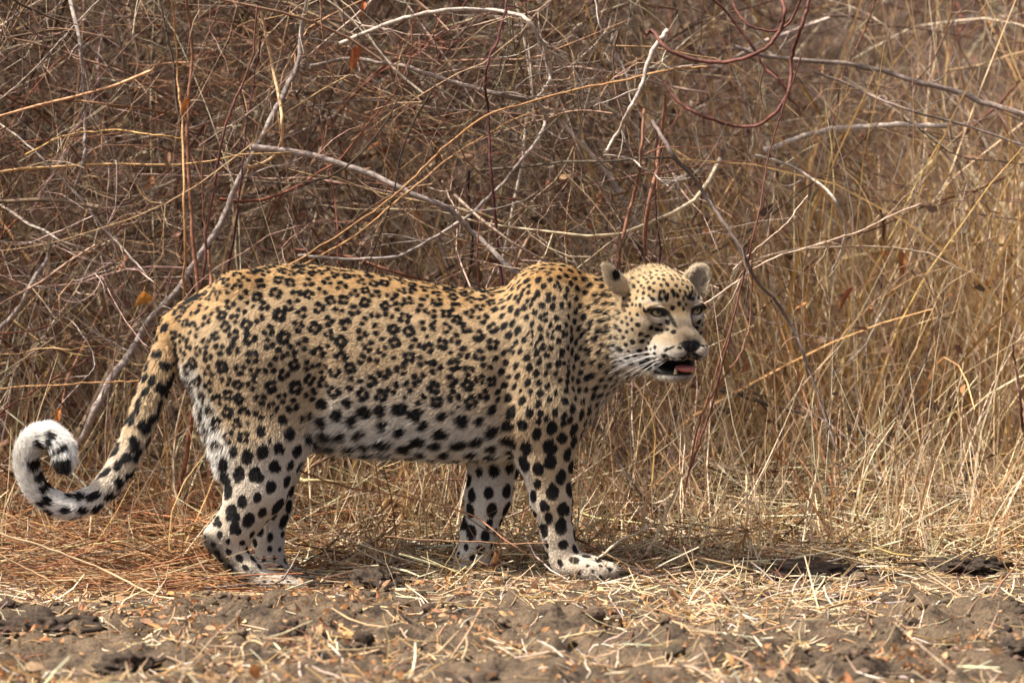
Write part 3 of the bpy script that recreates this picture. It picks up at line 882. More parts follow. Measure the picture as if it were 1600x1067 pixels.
# ---- nose leather
def patch_ell(name, C, r, M, mat, seg=20, rings=12):
    me = uv_ball(name, 1.0, seg, rings)
    v = np.empty(len(me.vertices) * 3, np.float32); me.vertices.foreach_get('co', v); v = v.reshape(-1, 3)
    v = (v * (np.array(r) * S)) @ np.array(M) + np.array(C)
    me.vertices.foreach_set('co', v.astype(np.float32).ravel()); me.update(); me.materials.append(mat)
    return me
m_nose = mat_plain('nose_leather', (0.022, 0.019, 0.019), 0.38, 0.5, 400)
def nose_mesh():
    # a rounded triangle, wide above, with a notch for each nostril
    outline = [(-17, 4), (-13, 8), (-5, 9.5), (5, 9.5), (13, 8), (17, 4), (14, -2), (8, -4.5), (4, -10), (0, -14), (-4, -10), (-8, -4.5), (-14, -2)]
    o = np.array(outline, float); n = len(o)
    V, F = [], []
    for sc, dp in ((1.0, -4), (0.9, 1.2), (0.6, 4.0), (0.25, 5.0)):
        for (x, z) in o: V.append(H(x * sc, 43.5 + dp - abs(x * sc) * 0.28 + (z * sc) * 0.05, -50 + z * sc))
    for l in range(3):
        for i in range(n): F.append((l * n + i, l * n + (i + 1) % n, (l + 1) * n + (i + 1) % n, (l + 1) * n + i))
    V.append(H(0, 48.7, -50)); c = len(V) - 1
    for i in range(n): F.append((3 * n + i, 3 * n + (i + 1) % n, c, c))
    me = bpy.data.meshes.new('nose'); me.from_pydata([tuple(v) for v in V], [], [tuple(dict.fromkeys(f)) for f in F]); me.update()
    for p in me.polygons: p.use_smooth = True
    me.materials.append(m_nose); return me
link('nose', nose_mesh(), leopard)
# ---- tongue and teeth
m_tongue = mat_plain('tongue', (0.46, 0.15, 0.13), 0.35, 0.5, 300, 0.25)
link('tongue', patch_ell('tongue', H(4, 21, -87.5), (14, 21, 6.0), HM, m_tongue), leopard)
m_tooth = mat_plain('tooth', (0.45, 0.33, 0.17), 0.3, 0.5, 200)
for (a, b, c, h_) in ((-15, 26, -90.5, 4.5), (15, 26, -90.5, 4.5)):
    p0, p1, p2 = H(a, b, c - 4), H(a * 1.02, b + 1, c + h_ * 0.4), H(a * 0.98, b - 1, c + h_)
    me = strand_mesh('tooth', np.array([[p0, p1, p2]]), np.array([[3.2, 2.4, 0.5]]) * S, np.array([(0.6, 0.5, 0.3)]), 8)
    me.materials.append(m_tooth); link('tooth', me, leopard)
# ---- whiskers
m_whisk = mat_plain('whisker', (0.80, 0.77, 0.72), 0.4, 0.4, 50, 0.05)
wr = np.random.default_rng(11)
WH = [((-24, 26, -56), (953, 566), 12), ((-26, 24, -62), (950, 584), 14), ((-28, 22, -64), (957, 577), 14), ((-25, 25, -66), (967, 588), 10), ((-29, 20, -66), (974, 592), 10), ((-31, 18, -68), (984, 588), 8),
      ((-27, 22, -70), (990, 590), 7), ((-32, 15, -70), (998, 588), 6), ((-30, 18, -72), (1006, 590), 5), ((-33, 13, -66), (962, 570), 12), ((-22, 28, -68), (1012, 586), 5), ((-30, 18, -60), (968, 560), 10),
      ((26, 24, -62), (1108, 556), 2), ((28, 22, -66), (1106, 566), 2), ((27, 23, -70), (1103, 572), 2), ((25, 25, -60), (1114, 546), 2)]
for (st, en, arch) in WH:
    p0 = H(*st); side = -1 if st[0] < 0 else 1
    p2 = L(en[0], en[1], (-104 - 26) if side < 0 else -95)
    p1 = (p0 + p2) / 2 + np.array((0, -0.006, arch * S * 0.75))
    cv = np.array([(1 - t) ** 2 * p0 + 2 * t * (1 - t) * p1 + t * t * p2 for t in np.linspace(0, 1, 9)])
    me = strand_mesh('whisker', cv[None], np.linspace(0.00048, 0.00018, 9)[None], np.array([(0.8, 0.77, 0.72)]), 5)
    me.materials.append(m_whisk); link('whisker', me, leopard)

# ================================================================== thicket, grass and litter
vr = np.random.default_rng(99)
GREY = (0.24, 0.16, 0.11); LIGHT = (0.46, 0.36, 0.275); REDB = (0.17, 0.075, 0.048); DARKB = (0.10, 0.068, 0.05); TANB = (0.42, 0.27, 0.145); STRAW = (0.66, 0.50, 0.30); GOLDS = (0.50, 0.31, 0.125)
PALES = (0.78, 0.65, 0.46); RUST = (0.30, 0.13, 0.055); ORANGE = (0.46, 0.19, 0.05)

def keep_behind(p, y0):
    p[..., 1] = y0 + np.abs(p[..., 1] - y0)
    p[..., 2] = np.abs(p[..., 2] - 0.006) + 0.006
    return p

def bush_density(x):           # how thick the twigs stand across the picture: dense by the tail, open on the right
    return np.interp(x, [-2.2, -0.2, 0.25, 0.6, 1.3, 2.2], [1, 1, 0.75, 0.36, 0.30, 0.4])

def scatter_x(n, dens, lo=-1.9, hi=1.9):
    x = vr.uniform(lo, hi, n * 4); x = x[vr.random(n * 4) < dens(x)][:n]
    return x

def twig_stuff(name, n1, n2, n3, ylo, yhi, zhi, thick=1.0, lo=-1.9, hi=1.9, zlo=0.0, tone=0.95):
    x = scatter_x(n1, bush_density, lo, hi); n1 = len(x)
    P = np.stack([x, ylo + (yhi - ylo) * vr.random(n1) ** 1.0, zlo + vr.random(n1) ** 0.9 * zhi], axis=1)
    P[:, 1] += 0.65 * sstep(0.3, 0.8, x)
    d = vr.normal(size=(n1, 3)) * np.array((1.0, 0.45, 0.75)); d[:, 2] += 0.12
    ln = vr.uniform(0.35, 1.3, n1)
    A = keep_behind(walk(P, d, ln, 14, 1.7, 1.7, 0.25 if zlo == 0 else 0.0, vr), ylo)
    if zlo: A[..., 2] = zlo - 0.1 + np.abs(A[..., 2] - zlo + 0.1)
    rA = vr.gamma(3.0, 0.00045, n1)[:, None] * thick * (np.linspace(1.15, 0.22, 14) * np.array([1] * 12 + [0.8, 0.35]))[None] + 0.0004
    pal = [GREY, LIGHT, REDB, DARKB, TANB]; w = (0.26, 0.24, 0.18, 0.17, 0.15)
    cA = palette(n1, pal, w, 0.25, vr) * tone
    i = vr.integers(0, n1, n2); k = vr.integers(1, 13, n2)
    P = A[i, k]; t = A[i, np.minimum(k + 1, 13)] - A[i, k - 1]; t /= np.linalg.norm(t, axis=1, keepdims=True)
    d = t * 0.7 + vr.normal(size=(n2, 3)) * np.array((0.7, 0.5, 0.7))
    B = keep_behind(walk(P, d, vr.uniform(0.10, 0.5, n2), 8, 1.8, 1.6, 0.2, vr), ylo - 0.04)
    rB = np.minimum(rA[i, k], 0.0012)[:, None] * np.linspace(0.85, 0.35, 8)[None] + 0.0003
    cB = np.clip(cA[i] * vr.uniform(0.7, 1.35, (n2, 1)), 0.01, 0.8)
    i = vr.integers(0, n2, n3); k = vr.integers(1, 7, n3)
    P = B[i, k]; d = (B[i, k] - B[i, k - 1]) * 12 + vr.normal(size=(n3, 3)) * 0.6
    C = keep_behind(walk(P, d, vr.uniform(0.03, 0.22, n3), 5, 1.4, 1.2, 0.1, vr), ylo - 0.04)
    rC = (rB[i, k] * 0.7)[:, None] * np.linspace(0.9, 0.4, 5)[None] + 0.0002
    cC = np.clip(cB[i] * vr.uniform(0.8, 1.4, (n3, 1)), 0.01, 0.8)
    for (nm, p, r, c) in ((name[0], A, rA, cA), (name[1], B, rB, cB), (name[2], C, rC, cC)):
        me = strand_mesh(nm, p, r, c, 3); me.materials.append(M_TWIG)
        yield link(nm, me)
TW = twig_stuff(('twig_thicket', 'side_twigs', 'fine_twigs'), 2400, 7000, 9500, 0.24, 2.6, 1.40, 1.35)
root = None
for o in TW:
    if root is None: root = tag(o, 'dense tangle of dry grey brown twigs behind the leopard', 'thicket', kind='stuff')
    else: o.parent = root; o['kind'] = 'stuff'
# farther thicket closing the view, wood colour darkened to paint its depth as shaded
TW = twig_stuff(('far_thicket', 'side_twigs', 'fine_twigs'), 2200, 4500, 2500, 2.4, 6.5, 1.7, 1.7, -2.8, 2.8, 0.0, 0.5)
root = None
for o in TW:
    if root is None: root = tag(o, 'blurred brown brushwood farther back behind the twig tangle', 'brushwood', kind='stuff')
    else: o.parent = root; o['kind'] = 'stuff'

# unseen twigs added above the view to shade the depth of the tangle
TW = twig_stuff(('shade_twigs', 'side_twigs', 'fine_twigs'), 2200, 4500, 2500, 0.5, 5.0, 1.0, 2.4, -3.4, 0.4, 1.36)
root = None
for o in TW:
    if root is None: root = tag(o, 'unseen twigs added above the tangle to shade it', 'thicket', kind='stuff')
    else: o.parent = root; o['kind'] = 'stuff'
# ---- leaves: curled dry leaves as folded strips
def leaf_stuff(name, P, size, cols, label, cat, mat):
    n = len(P)
    d = vr.normal(size=(n, 3)) * np.array((1, 1, 0.6)); d /= np.linalg.norm(d, axis=1, keepdims=True)
    pts = walk(P, d, size, 4, 1.6, 0.8, 0.2, vr)
    pts[..., 2] = np.maximum(pts[..., 2], 0.004)
    r = (size * 0.22)[:, None] * np.array([0.25, 1.0, 0.85, 0.05])[None]
    me = strand_mesh(name, pts, r, cols, 2); me.materials.append(mat)
    return tag(link(name, me), label, cat, kind='stuff')
n = 5200
P = np.stack([vr.uniform(-1.9, 1.9, n), vr.uniform(0.3, 3.5, n), 0.004 + vr.random(n) ** 2.2 * 0.9], axis=1)
n2 = 26000  # leaves added out of view overhead to thicken the shade on the tangle
P = np.vstack([P, np.stack([vr.uniform(-3.4, 0.4, n2), vr.uniform(0.5, 5.0, n2), vr.uniform(1.34, 2.3, n2)], axis=1)]); n += n2
leaf_stuff('dead_leaves', P, vr.uniform(0.012, 0.05, n) * np.where(P[:, 2] > 1.3, 1.6, 1), palette(n, [RUST, (0.17, 0.095, 0.06), (0.24, 0.15, 0.09), DARKB], (0.2, 0.4, 0.2, 0.2), 0.2, vr),
           'small curled dead leaves caught among the twigs, and more in the added shading canopy', 'leaves', M_LEAF)

# ---- dry grass standing on the right and thinly elsewhere
def grass_dens(x): return np.interp(x, [-2, -0.6, 0.15, 0.45, 2], [0.05, 0.10, 0.22, 1, 1])
def blades(P, h, lean, colr, wid, Kp=7, droop=0.5, name='dry_grass', sides=2):
    n = len(P)
    d = np.stack([vr.normal(size=n) * lean, vr.normal(size=n) * lean, np.ones(n)], axis=1)
    pts = walk(P, d, h, Kp, 0.5, 0.5, droop, vr)
    pts[..., 2] = np.maximum(pts[..., 2], 0.004)
    r = wid[:, None] * np.linspace(1.0, 0.25, Kp)[None]
    return strand_mesh(name, pts, r, colr, sides)
n = 8000
x = scatter_x(n, grass_dens); n = len(x)
y = 0.75 + vr.random(n) ** 1.4 * 2.4
cl = vnoise(np.stack([x, y, y * 0], axis=1), 4.5, 77); kk = vr.random(n) < sstep(0.44, 0.62, cl) + 0.05
x, y = x[kk], y[kk]; n = len(x)
me = blades(np.stack([x, y, 0 * x], axis=1), vr.gamma(5, 0.14, n), 0.28, palette(n, [GOLDS, STRAW, TANB, PALES, LIGHT], (0.40, 0.30, 0.14, 0.12, 0.04), 0.18, vr), np.minimum(vr.gamma(2.5, 0.0013, n) + 0.001, 0.0045), 9, 0.55)
me.materials.append(M_STRAW)
tag(link('dry_grass', me), 'tall golden dry grass standing loosely behind the twigs', 'grass', kind='stuff')

def tall_clump(label, px, y, n, h, col):
    base = unproj(px, 700, y); x0 = base[0]
    P = np.stack([x0 + vr.normal(size=n) * 0.045, y + vr.normal(size=n) * 0.05, np.zeros(n)], axis=1)
    me = blades(P, vr.uniform(0.55, 1.05, n) * h, 0.13, palette(n, [GOLDS, STRAW, PALES, col], (0.3, 0.35, 0.15, 0.2), 0.14, vr), vr.uniform(0.0025, 0.0065, n), 9, 0.35, 'grass_clump')
    me.materials.append(M_STRAW); tag(link('grass_clump', me), label, 'grass', 'tall golden grass clumps')
tall_clump('tall golden grass clump standing under the fallen log', 1425, 1.1, 55, 0.85, GOLDS)
tall_clump('tall golden grass clump at the right edge of the picture', 1570, 0.9, 60, 0.95, STRAW)
tall_clump('golden grass clump between the fallen log and the right edge', 1505, 1.3, 45, 0.85, TANB)
tall_clump('golden grass clump just behind the pale bowed branch', 1260, 1.2, 50, 0.75, GOLDS)
tall_clump('pale grass clump leaning beside the dark forked twig', 1345, 0.95, 40, 0.7, PALES)
tall_clump('golden grass clump behind the leopard\'s face', 1120, 1.0, 35, 0.8, STRAW)

# ---- matted straw on the ground behind and round the feet
def mat_height(x, y): return (0.085 + 0.05 * sstep(0.1, 0.5, x)) * sstep(0.0, 0.5, y) + 0.01
n = 23000
x = vr.uniform(-1.7, 1.7, n); y = -0.22 + vr.random(n) ** 0.8 * 1.7
edge = -0.10 + 0.18 * (fbm(np.stack([x, y * 0, y * 0], axis=1), 2.3, 61, 2) - 0.5) - 0.16 * sstep(-0.45, -0.75, x) + 0.05 * sstep(0.2, 0.6, x)
ok = y > edge; x, y = x[ok], y[ok]; n = len(x)
z = ground_h(x, y) + 0.004 + vr.random(n) * mat_height(x, y)
left = sstep(-0.30, -0.55, x + vr.normal(size=n) * 0.08)
ang = vr.normal(size=n) * np.where(left > 0.5, 0.35, 1.1) + np.where(left > 0.5, -0.08, 0.1)
d = np.stack([np.cos(ang), np.sin(ang), vr.normal(size=n) * np.where(left > 0.5, 0.09, 0.22)], axis=1)
ln = np.where(left > 0.5, vr.uniform(0.12, 0.55, n), vr.gamma(3, 0.06, n) + 0.04)
d *= np.where(vr.random(n) < 0.5, 1, -1)[:, None]
pts = walk(np.stack([x, y, z], axis=1) - d * (ln / 2)[:, None], d, ln, 5, 0.5, 0.35, 0.0, vr)
pts[..., 2] = np.maximum(pts[..., 2], ground_h(pts[..., 0], pts[..., 1]) + 0.002)
cR = palette(n, [RUST, TANB, (0.40, 0.20, 0.09), STRAW, DARKB], (0.32, 0.28, 0.22, 0.10, 0.08), 0.2, vr)
cS = palette(n, [STRAW, PALES, TANB, GOLDS, REDB, DARKB], (0.34, 0.30, 0.16, 0.10, 0.05, 0.05), 0.2, vr)
c = np.where((left > vr.random(n))[:, None], cR, cS)
r = np.where(left > 0.5, vr.uniform(0.0010, 0.0021, n), vr.uniform(0.0011, 0.0030, n))
# nothing lies through the legs
feet = [(-0.52, -0.07), (-0.5, 0.07), (0.1, -0.07), (-0.08, 0.06)]
bad = np.zeros(n, bool)
for (fx, fy) in feet:
    bad |= ((np.abs(pts[..., 0] - fx) < 0.075) & (np.abs(pts[..., 1] - fy) < 0.05) & (pts[..., 2] > 0.012)).any(axis=1)
pts, r, c = pts[~bad], r[~bad], c[~bad]
me = strand_mesh('straw_mat', pts, r[:, None] * np.array([0.9, 1, 1, 0.9, 0.6])[None], c, 3, 0.6); me.materials.append(M_STRAW)
tag(link('straw_mat', me), 'matted dry straw and stems lying around the leopard', 'straw', kind='stuff')
# stubble
n = 6500
x = scatter_x(n, lambda q: np.interp(q, [-2, -0.5, -0.2, 0.1, 2], [0.3, 0.45, 1, 1, 1]), -1.6, 1.7); n = len(x)
y = 0.03 + vr.random(n) ** 1.2 * 1.3 + 0.05 * (x < -0.4)
ok = np.ones(n, bool)
for (fx, fy) in feet: ok &= np.hypot(x - fx, y - fy) > 0.09
x, y = x[ok], y[ok]; n = len(x)
me = blades(np.stack([x, y, ground_h(x, y)], axis=1), vr.gamma(3, 0.062, n) * (0.6 + 1.0 * sstep(0, 0.4, y)), 0.32, palette(n, [STRAW, PALES, TANB, GOLDS, (0.40, 0.2, 0.1)], (0.3, 0.3, 0.2, 0.1, 0.1), 0.18, vr), vr.uniform(0.001, 0.003, n), 5, 0.3, 'stubble')
me.materials.append(M_STRAW)
tag(link('stubble', me), 'short upright straw stubble behind the paws', 'stubble', kind='stuff')

# ---- foreground litter on bare soil
n = 21000
x = vr.uniform(-1.5, 1.5, n); y = vr.uniform(-3.6, -0.02, n)
pn = fbm(np.stack([x, y, y * 0], axis=1), 2.2, 13, 2)
ok = vr.random(n) < np.clip(0.25 + 3.0 * (pn - 0.42), 0.08, 1); x, y = x[ok], y[ok]; n = len(x)
ang = vr.uniform(0, math.pi, n); up_ = np.where(vr.random(n) < 0.15, vr.random(n) * 0.9, vr.normal(size=n) * 0.08)
d = np.stack([np.cos(ang), np.sin(ang), up_], axis=1); ln = vr.gamma(1.8, 0.026, n) + 0.012
pts = walk(np.stack([x, y, ground_h(x, y) + 0.004], axis=1), d, ln, 4, 0.9, 0.4, 0.1, vr)
pts[..., 2] = np.maximum(pts[..., 2], ground_h(pts[..., 0], pts[..., 1]) + 0.002)
c = palette(n, [STRAW, PALES, TANB, GOLDS, REDB, (0.75, 0.68, 0.58)], (0.30, 0.18, 0.22, 0.14, 0.12, 0.04), 0.2, vr)
me = strand_mesh('straw_litter', pts, vr.uniform(0.0008, 0.0027, n)[:, None] * np.array([0.8, 1, 1, 0.6])[None], c, 3, 0.5); me.materials.append(M_STRAW)
tag(link('straw_litter', me), 'broken straw bits strewn over the bare soil in front', 'straw', kind='stuff')
n = 7000
cx, cy = vr.uniform(-1.4, 1.4, 90), vr.uniform(-3.4, -0.15, 90); k = vr.integers(0, 90, n)
x = cx[k] + vr.normal(size=n) * 0.055; y = cy[k] + vr.normal(size=n) * 0.10
P = np.stack([x, y, ground_h(x, y) + 0.002 + np.abs(vr.normal(size=n)) * 0.012], axis=1)
n2 = 2200; x = vr.uniform(-1.5, 1.5, n2); y = vr.uniform(-3.6, 0.2, n2)
P = np.vstack([P, np.stack([x, y, ground_h(x, y) + 0.003], axis=1)]); n += n2
leaf_stuff('chaff', P, vr.gamma(3, 0.0035, n) + 0.003, palette(n, [(0.40, 0.19, 0.08), (0.44, 0.27, 0.14), TANB, (0.30, 0.16, 0.08), (0.22, 0.15, 0.10)], (0.28, 0.25, 0.2, 0.15, 0.12), 0.18, vr),
           'orange brown chaff and crumbled flower heads on the soil', 'chaff', M_LEAF)

# ---- soil crumbs
def lump_verts(sub=1, seed=0, rough=0.35):
    t = (1 + 5 ** 0.5) / 2
    V = [(-1, t, 0), (1, t, 0), (-1, -t, 0), (1, -t, 0), (0, -1, t), (0, 1, t), (0, -1, -t), (0, 1, -t), (t, 0, -1), (t, 0, 1), (-t, 0, -1), (-t, 0, 1)]
    F = [(0, 11, 5), (0, 5, 1), (0, 1, 7), (0, 7, 10), (0, 10, 11), (1, 5, 9), (5, 11, 4), (11, 10, 2), (10, 7, 6), (7, 1, 8), (3, 9, 4), (3, 4, 2), (3, 2, 6), (3, 6, 8), (3, 8, 9), (4, 9, 5), (2, 4, 11), (6, 2, 10), (8, 6, 7), (9, 8, 1)]
    V = [np.array(v, float) / np.linalg.norm(v) for v in V]
    for _ in range(sub):
        cache, F2 = {}, []
        def mid(a, b):
            key = (min(a, b), max(a, b))
            if key not in cache:
                m_ = V[a] + V[b]; V.append(m_ / np.linalg.norm(m_)); cache[key] = len(V) - 1
            return cache[key]
        for (a, b, c_) in F:
            ab, bc, ca = mid(a, b), mid(b, c_), mid(c_, a); F2 += [(a, ab, ca), (b, bc, ab), (c_, ca, bc), (ab, bc, ca)]
        F = F2
    V = np.array(V)
    V = V * (1 + rough * (fbm(V + seed * 7.1, 1.3, seed, 3)[:, None] - 0.5) * 2)
    return V, np.array(F)
bv = [lump_verts(1, s, 0.55) for s in range(5)]
n = 4200
x = vr.uniform(-1.5, 1.5, n); y = vr.uniform(-3.6, 0.1, n)
pn = fbm(np.stack([x, y, y * 0], axis=1), 3.0, 29, 2); ok = vr.random(n) < np.clip(3.2 * (pn - 0.36), 0.06, 1); x, y = x[ok], y[ok]; n = len(x)
sz = np.minimum(vr.gamma(1.3, 0.0045, n) + 0.002, 0.020)
allV, allF, allC, off = [], [], [], 0
for q in range(n):
    V, F = bv[q % 5]
    a = vr.random() * 6.28; R = np.array([[math.cos(a), -math.sin(a), 0], [math.sin(a), math.cos(a), 0], [0, 0, 0.75]])
    allV.append(V @ R.T * sz[q] + np.array((x[q], y[q], 0))); allF.append(F + off); off += len(V)
CV = np.vstack(allV); CZ = np.repeat(ground_h(x, y) + sz * 0.15, 42); CV[:, 2] += CZ
me = mesh_np('soil_crumbs', CV, np.vstack(allF), False)
set_col(me, np.repeat(palette(n, [(0.085, 0.062, 0.042), (0.13, 0.094, 0.062), (0.05, 0.037, 0.027)], (0.5, 0.25, 0.25), 0.15, vr), 42, axis=0)); me.materials.append(M_SOILBIT)
tag(link('soil_crumbs', me), 'loose grey brown soil crumbs scattered on the ground', 'soil', kind='stuff')
def clod(px, py, w, h, label, seed):
    # stands on the ground where the photo shows its foot
    d = FWD + RIGHT * (px - 800) * K + UP * (533.5 - py) * K; t = -CAM[2] / d[2]; g = CAM + d * t
    sc = np.linalg.norm(g - CAM) * K
    V, F = lump_verts(4, seed, 0.6)
    V = V * (1 + 0.55 * (fbm(V + seed, 3.5, seed + 3, 4)[:, None] - 0.5) * 2)
    V = V * np.array((w / 2 * sc, w / 2 * sc * 0.8, h * 0.62 * sc))
    me = mesh_np('soil_clod', V, F)
    set_col(me, np.tile(np.array((0.05, 0.037, 0.028)), (len(V), 1))); me.materials.append(M_SOILBIT)
    o = tag(link('soil_clod', me), label, 'clod', 'dark soil clods on the bare ground')
    o.location = (g[0], g[1], float(ground_h(np.array(g[0]), np.array(g[1]))) + h * 0.08 * sc)
clod(445, 1018, 74, 44, 'large dark soil clod in front of the hind paws', 1)
clod(200, 1052, 110, 48, 'wide flat soil clod below the tail at the bottom edge', 2)
clod(75, 1000, 120, 44, 'grey brown soil clod at the bottom left corner', 3)
clod(590, 915, 90, 32, 'low dark clod of soil between the hind and front paws', 4)
clod(1585, 1045, 60, 36, 'dark soil clod at the bottom right corner', 5)
clod(1270, 905, 150, 30, 'long dark soil ridge lump on the bare ground right of the front paw', 6)
clod(1500, 900, 130, 30, 'dark crumbly soil lump at the right edge near the grass', 7)

# ---- branches, stems and vines one can tell apart
def jitter_path(P, amp, seed):
    r_ = np.random.default_rng(seed)
    return P + r_.normal(size=P.shape) * amp
def branch(name, label, cat, pts, w, col, y=0.35, twigs=0, group=None, sides=8, mat=None, taper=None, y2=None, tcol=None, knots=0.10, seed=None):
    """pts: photo pixels from the foot to the tip; w: width in photo pixels (start, end); y: how far behind the leopard, m"""
    seed = seed or (abs(hash(label)) % 10000 if False else sum(map(ord, label)))
    r_ = np.random.default_rng(seed)
    if y >= 0.2 and twigs: y += 0.07
    n = len(pts); ys = np.linspace(y, y if y2 is None else y2, n) + (r_.normal(size=n) * 0.03 if n > 2 else 0)
    P = np.array([unproj(p[0], p[1], yy) for p, yy in zip(pts, ys)])
    C = jitter_path(catmull(P, 7), 0.0008, seed)
    wv = np.stack([fbm(C, 7, seed % 53 + k_, 2) for k_ in range(3)], axis=-1) - 0.5
    C = C + wv * np.array((1, 0.3, 1)) * (0.010 + 0.0016 * max(w))
    C[:, 2] = np.maximum(C[:, 2], 0.004)
    m = len(C); t = np.linspace(0, 1, m)
    sc = np.linalg.norm(P[0] - CAM) * K
    rad = (w[0] + (w[1] - w[0]) * t) / 2 * sc * 0.74
    rad = rad * (1 + knots * (r_.random(m) - 0.4)) ; rad[::7] *= 1 + knots * 1.2
    colr = np.array(col)[None, :] * (0.75 + 0.5 * vnoise(C, 18, seed % 97)[:, None]) * (0.85 + 0.4 * r_.random((m, 1)))
    me = strand_mesh(name, C[None], rad[None], colr[None], sides); me.materials.append(mat or M_BARK)
    o = tag(link(name, me), label, cat, group)
    for q in range(twigs):
        i = r_.integers(m // 8, m - 2); d = (C[min(i + 1, m - 1)] - C[i - 1]); d /= np.linalg.norm(d)
        dd = d * 0.7 + r_.normal(size=3) * np.array((0.7, 0.25, 0.7))
        pt = walk(C[i][None], dd[None], np.array([r_.uniform(0.06, 0.28)]), 8, 1.2, 1.2, 0.1, r_)
        pt[..., 1] = np.maximum(pt[..., 1], min(ys.min() - 0.03, pt[0, 0, 1])); pt[..., 2] = np.maximum(pt[..., 2], 0.006)
        tm = strand_mesh('side_twig', pt, (min(rad[i] * 0.5, 0.0022) * np.linspace(1, 0.35, 8))[None], np.array([tcol or col]) * r_.uniform(0.8, 1.1), 5)
        tm.materials.append(mat or M_BARK); link('side_twig', tm, o)
    return o
PALEB = (0.27, 0.222, 0.195); WHITEB = (0.38, 0.32, 0.27); VINE = (0.125, 0.052, 0.040); MAROON = (0.085, 0.030, 0.030); BRN = (0.22, 0.105, 0.065); GRB = (0.20, 0.155, 0.13); CANE = (0.40, 0.23, 0.105)
branch('branch', 'grey branch sloping down behind the leopard\'s back to its shoulders', 'branch', [(395, 230), (470, 240), (545, 256), (620, 286), (682, 317), (742, 362), (790, 408), (822, 440)], (14, 10), PALEB, 0.22, 4)
branch('branch', 'pale arched branch bending over at the top and curling back down', 'branch', [(530, 68), (610, 36), (690, 20), (775, 17), (822, 36), (848, 75), (858, 115), (848, 140), (834, 156)], (9, 7), WHITEB, 0.26, 3)
branch('branch', 'pale S-curved branch hooking below the arch and running down left', 'branch', [(834, 156), (848, 182), (842, 213), (812, 253), (778, 296), (722, 346), (655, 384), (612, 400), (540, 402), (470, 398)], (8, 6), PALEB, 0.25, 4)
branch('branch', 'straight grey branch running level under the arched branch', 'branch', [(485, 102), (560, 95), (640, 106), (722, 131), (780, 146), (832, 152)], (8, 11), GRB, 0.30, 4)
branch('branch', 'thin dark branch crossing level below the straight grey branch', 'branch', [(480, 165), (560, 158), (640, 165), (720, 172), (820, 176)], (4, 4), GRB, 0.5, 4)
branch('stem', 'dark maroon stem standing upright behind the middle of the back', 'stem', [(781, 450), (777, 350), (770, 270), (761, 170), (756, 108), (774, 60), (796, -10)], (7, 5), MAROON, 0.24, 2)
branch('cane', 'long golden brown cane slanting up from the back to the vine loops', 'cane', [(455, 414), (540, 362), (640, 284), (700, 226), (770, 176), (860, 150), (940, 131), (1030, 113), (1105, 106)], (4, 5.5), (0.30, 0.165, 0.075), 0.26, 0)
branch('cane', 'thinner cane running alongside the long golden one', 'cane', [(470, 412), (555, 368), (640, 296), (720, 236), (800, 190), (860, 168)], (4, 2), CANE, 0.26, 2)
branch('branch', 'thick peeling grey trunk leaning from the top down behind the tail', 'branch', [(118, 700), (150, 642), (212, 545), (252, 478), (300, 402), (350, 322), (400, 232), (440, 150), (470, 76), (486, -15)], (17, 10), PALEB, 0.30, 6)
branch('branch', 'pale dead branch hanging from the top in the upper left', 'branch', [(102, -10), (124, 70), (131, 140), (136, 200), (131, 258), (116, 302)], (9, 7), PALEB, 0.26, 3)
branch('stem', 'thin pale stem slanting down right towards the rump', 'stem', [(-10, 185), (60, 240), (115, 300), (170, 366), (226, 422), (245, 455)], (4, 4), WHITEB, 0.25, 2)
branch('stem', 'pale straight grass stem slanting up right in the upper left corner', 'stem', [(-5, 160), (50, 110), (110, 50), (160, -5)], (3, 2), WHITEB, 0.25, 2)
branch('branch', 'short pale stick slanting up at the left edge above the tail', 'branch', [(-10, 520), (20, 486), (50, 440), (66, 410), (76, 384)], (11, 8), PALEB, 0.32, 2)
branch('twig', 'thin looping twig in the tangle left of the rump', 'twig', [(80, 490), (110, 500), (135, 530), (148, 560), (140, 582), (110, 590)], (3, 2.5), PALEB, 0.26, 1)
branch('twig', 'level thin tan stem crossing above the curled tail tip', 'twig', [(-10, 610), (60, 603), (150, 600), (215, 596)], (3.5, 3), CANE, 0.24, 1)
branch('vine', 'dark red vine sagging in a loop at the top right', 'vine', [(1012, 62), (1022, 56), (1045, 78), (1082, 96), (1130, 101), (1180, 86), (1212, 57), (1225, 20), (1220, -10)], (9, 8), VINE, 0.20, 0)
branch('vine', 'dark red vine hanging in the lower of the two loops', 'vine', [(1040, 126), (1068, 163), (1108, 187), (1160, 197), (1205, 181), (1232, 142), (1240, 90), (1254, 40), (1268, -10)], (7, 8), VINE, 0.20, 1)
branch('vine', 'thin dark vine joining the two red loops crosswise', 'vine', [(1105, -8), (1150, 36), (1180, 74), (1196, 102), (1216, 122), (1234, 144)], (6, 6), VINE, 0.22, 1)
branch('vine', 'short dark vine crossing beside the top of the red loops', 'vine', [(1138, -8), (1158, 28), (1178, 44), (1212, 50), (1236, 24), (1252, -6)], (6, 5), VINE, 0.24, 0)
branch('branch', 'pale forked dead twig pointing down left above the leopard\'s head', 'branch', [(1042, 52), (1020, 84), (1006, 128), (986, 170), (960, 212), (942, 242)], (11, 6), WHITEB, 0.18, 2)
branch('twig', 'small crooked white twig spreading above the near ear', 'twig', [(944, 243), (985, 246), (1002, 258), (1022, 270), (1046, 292)], (4, 3), WHITEB, 0.19, 3)
branch('twig', 'white twig rising in a bend to the pale forked branch', 'twig', [(990, 160), (980, 120), (958, 75), (940, 45), (932, 0)], (4, 3), WHITEB, 0.24, 1)
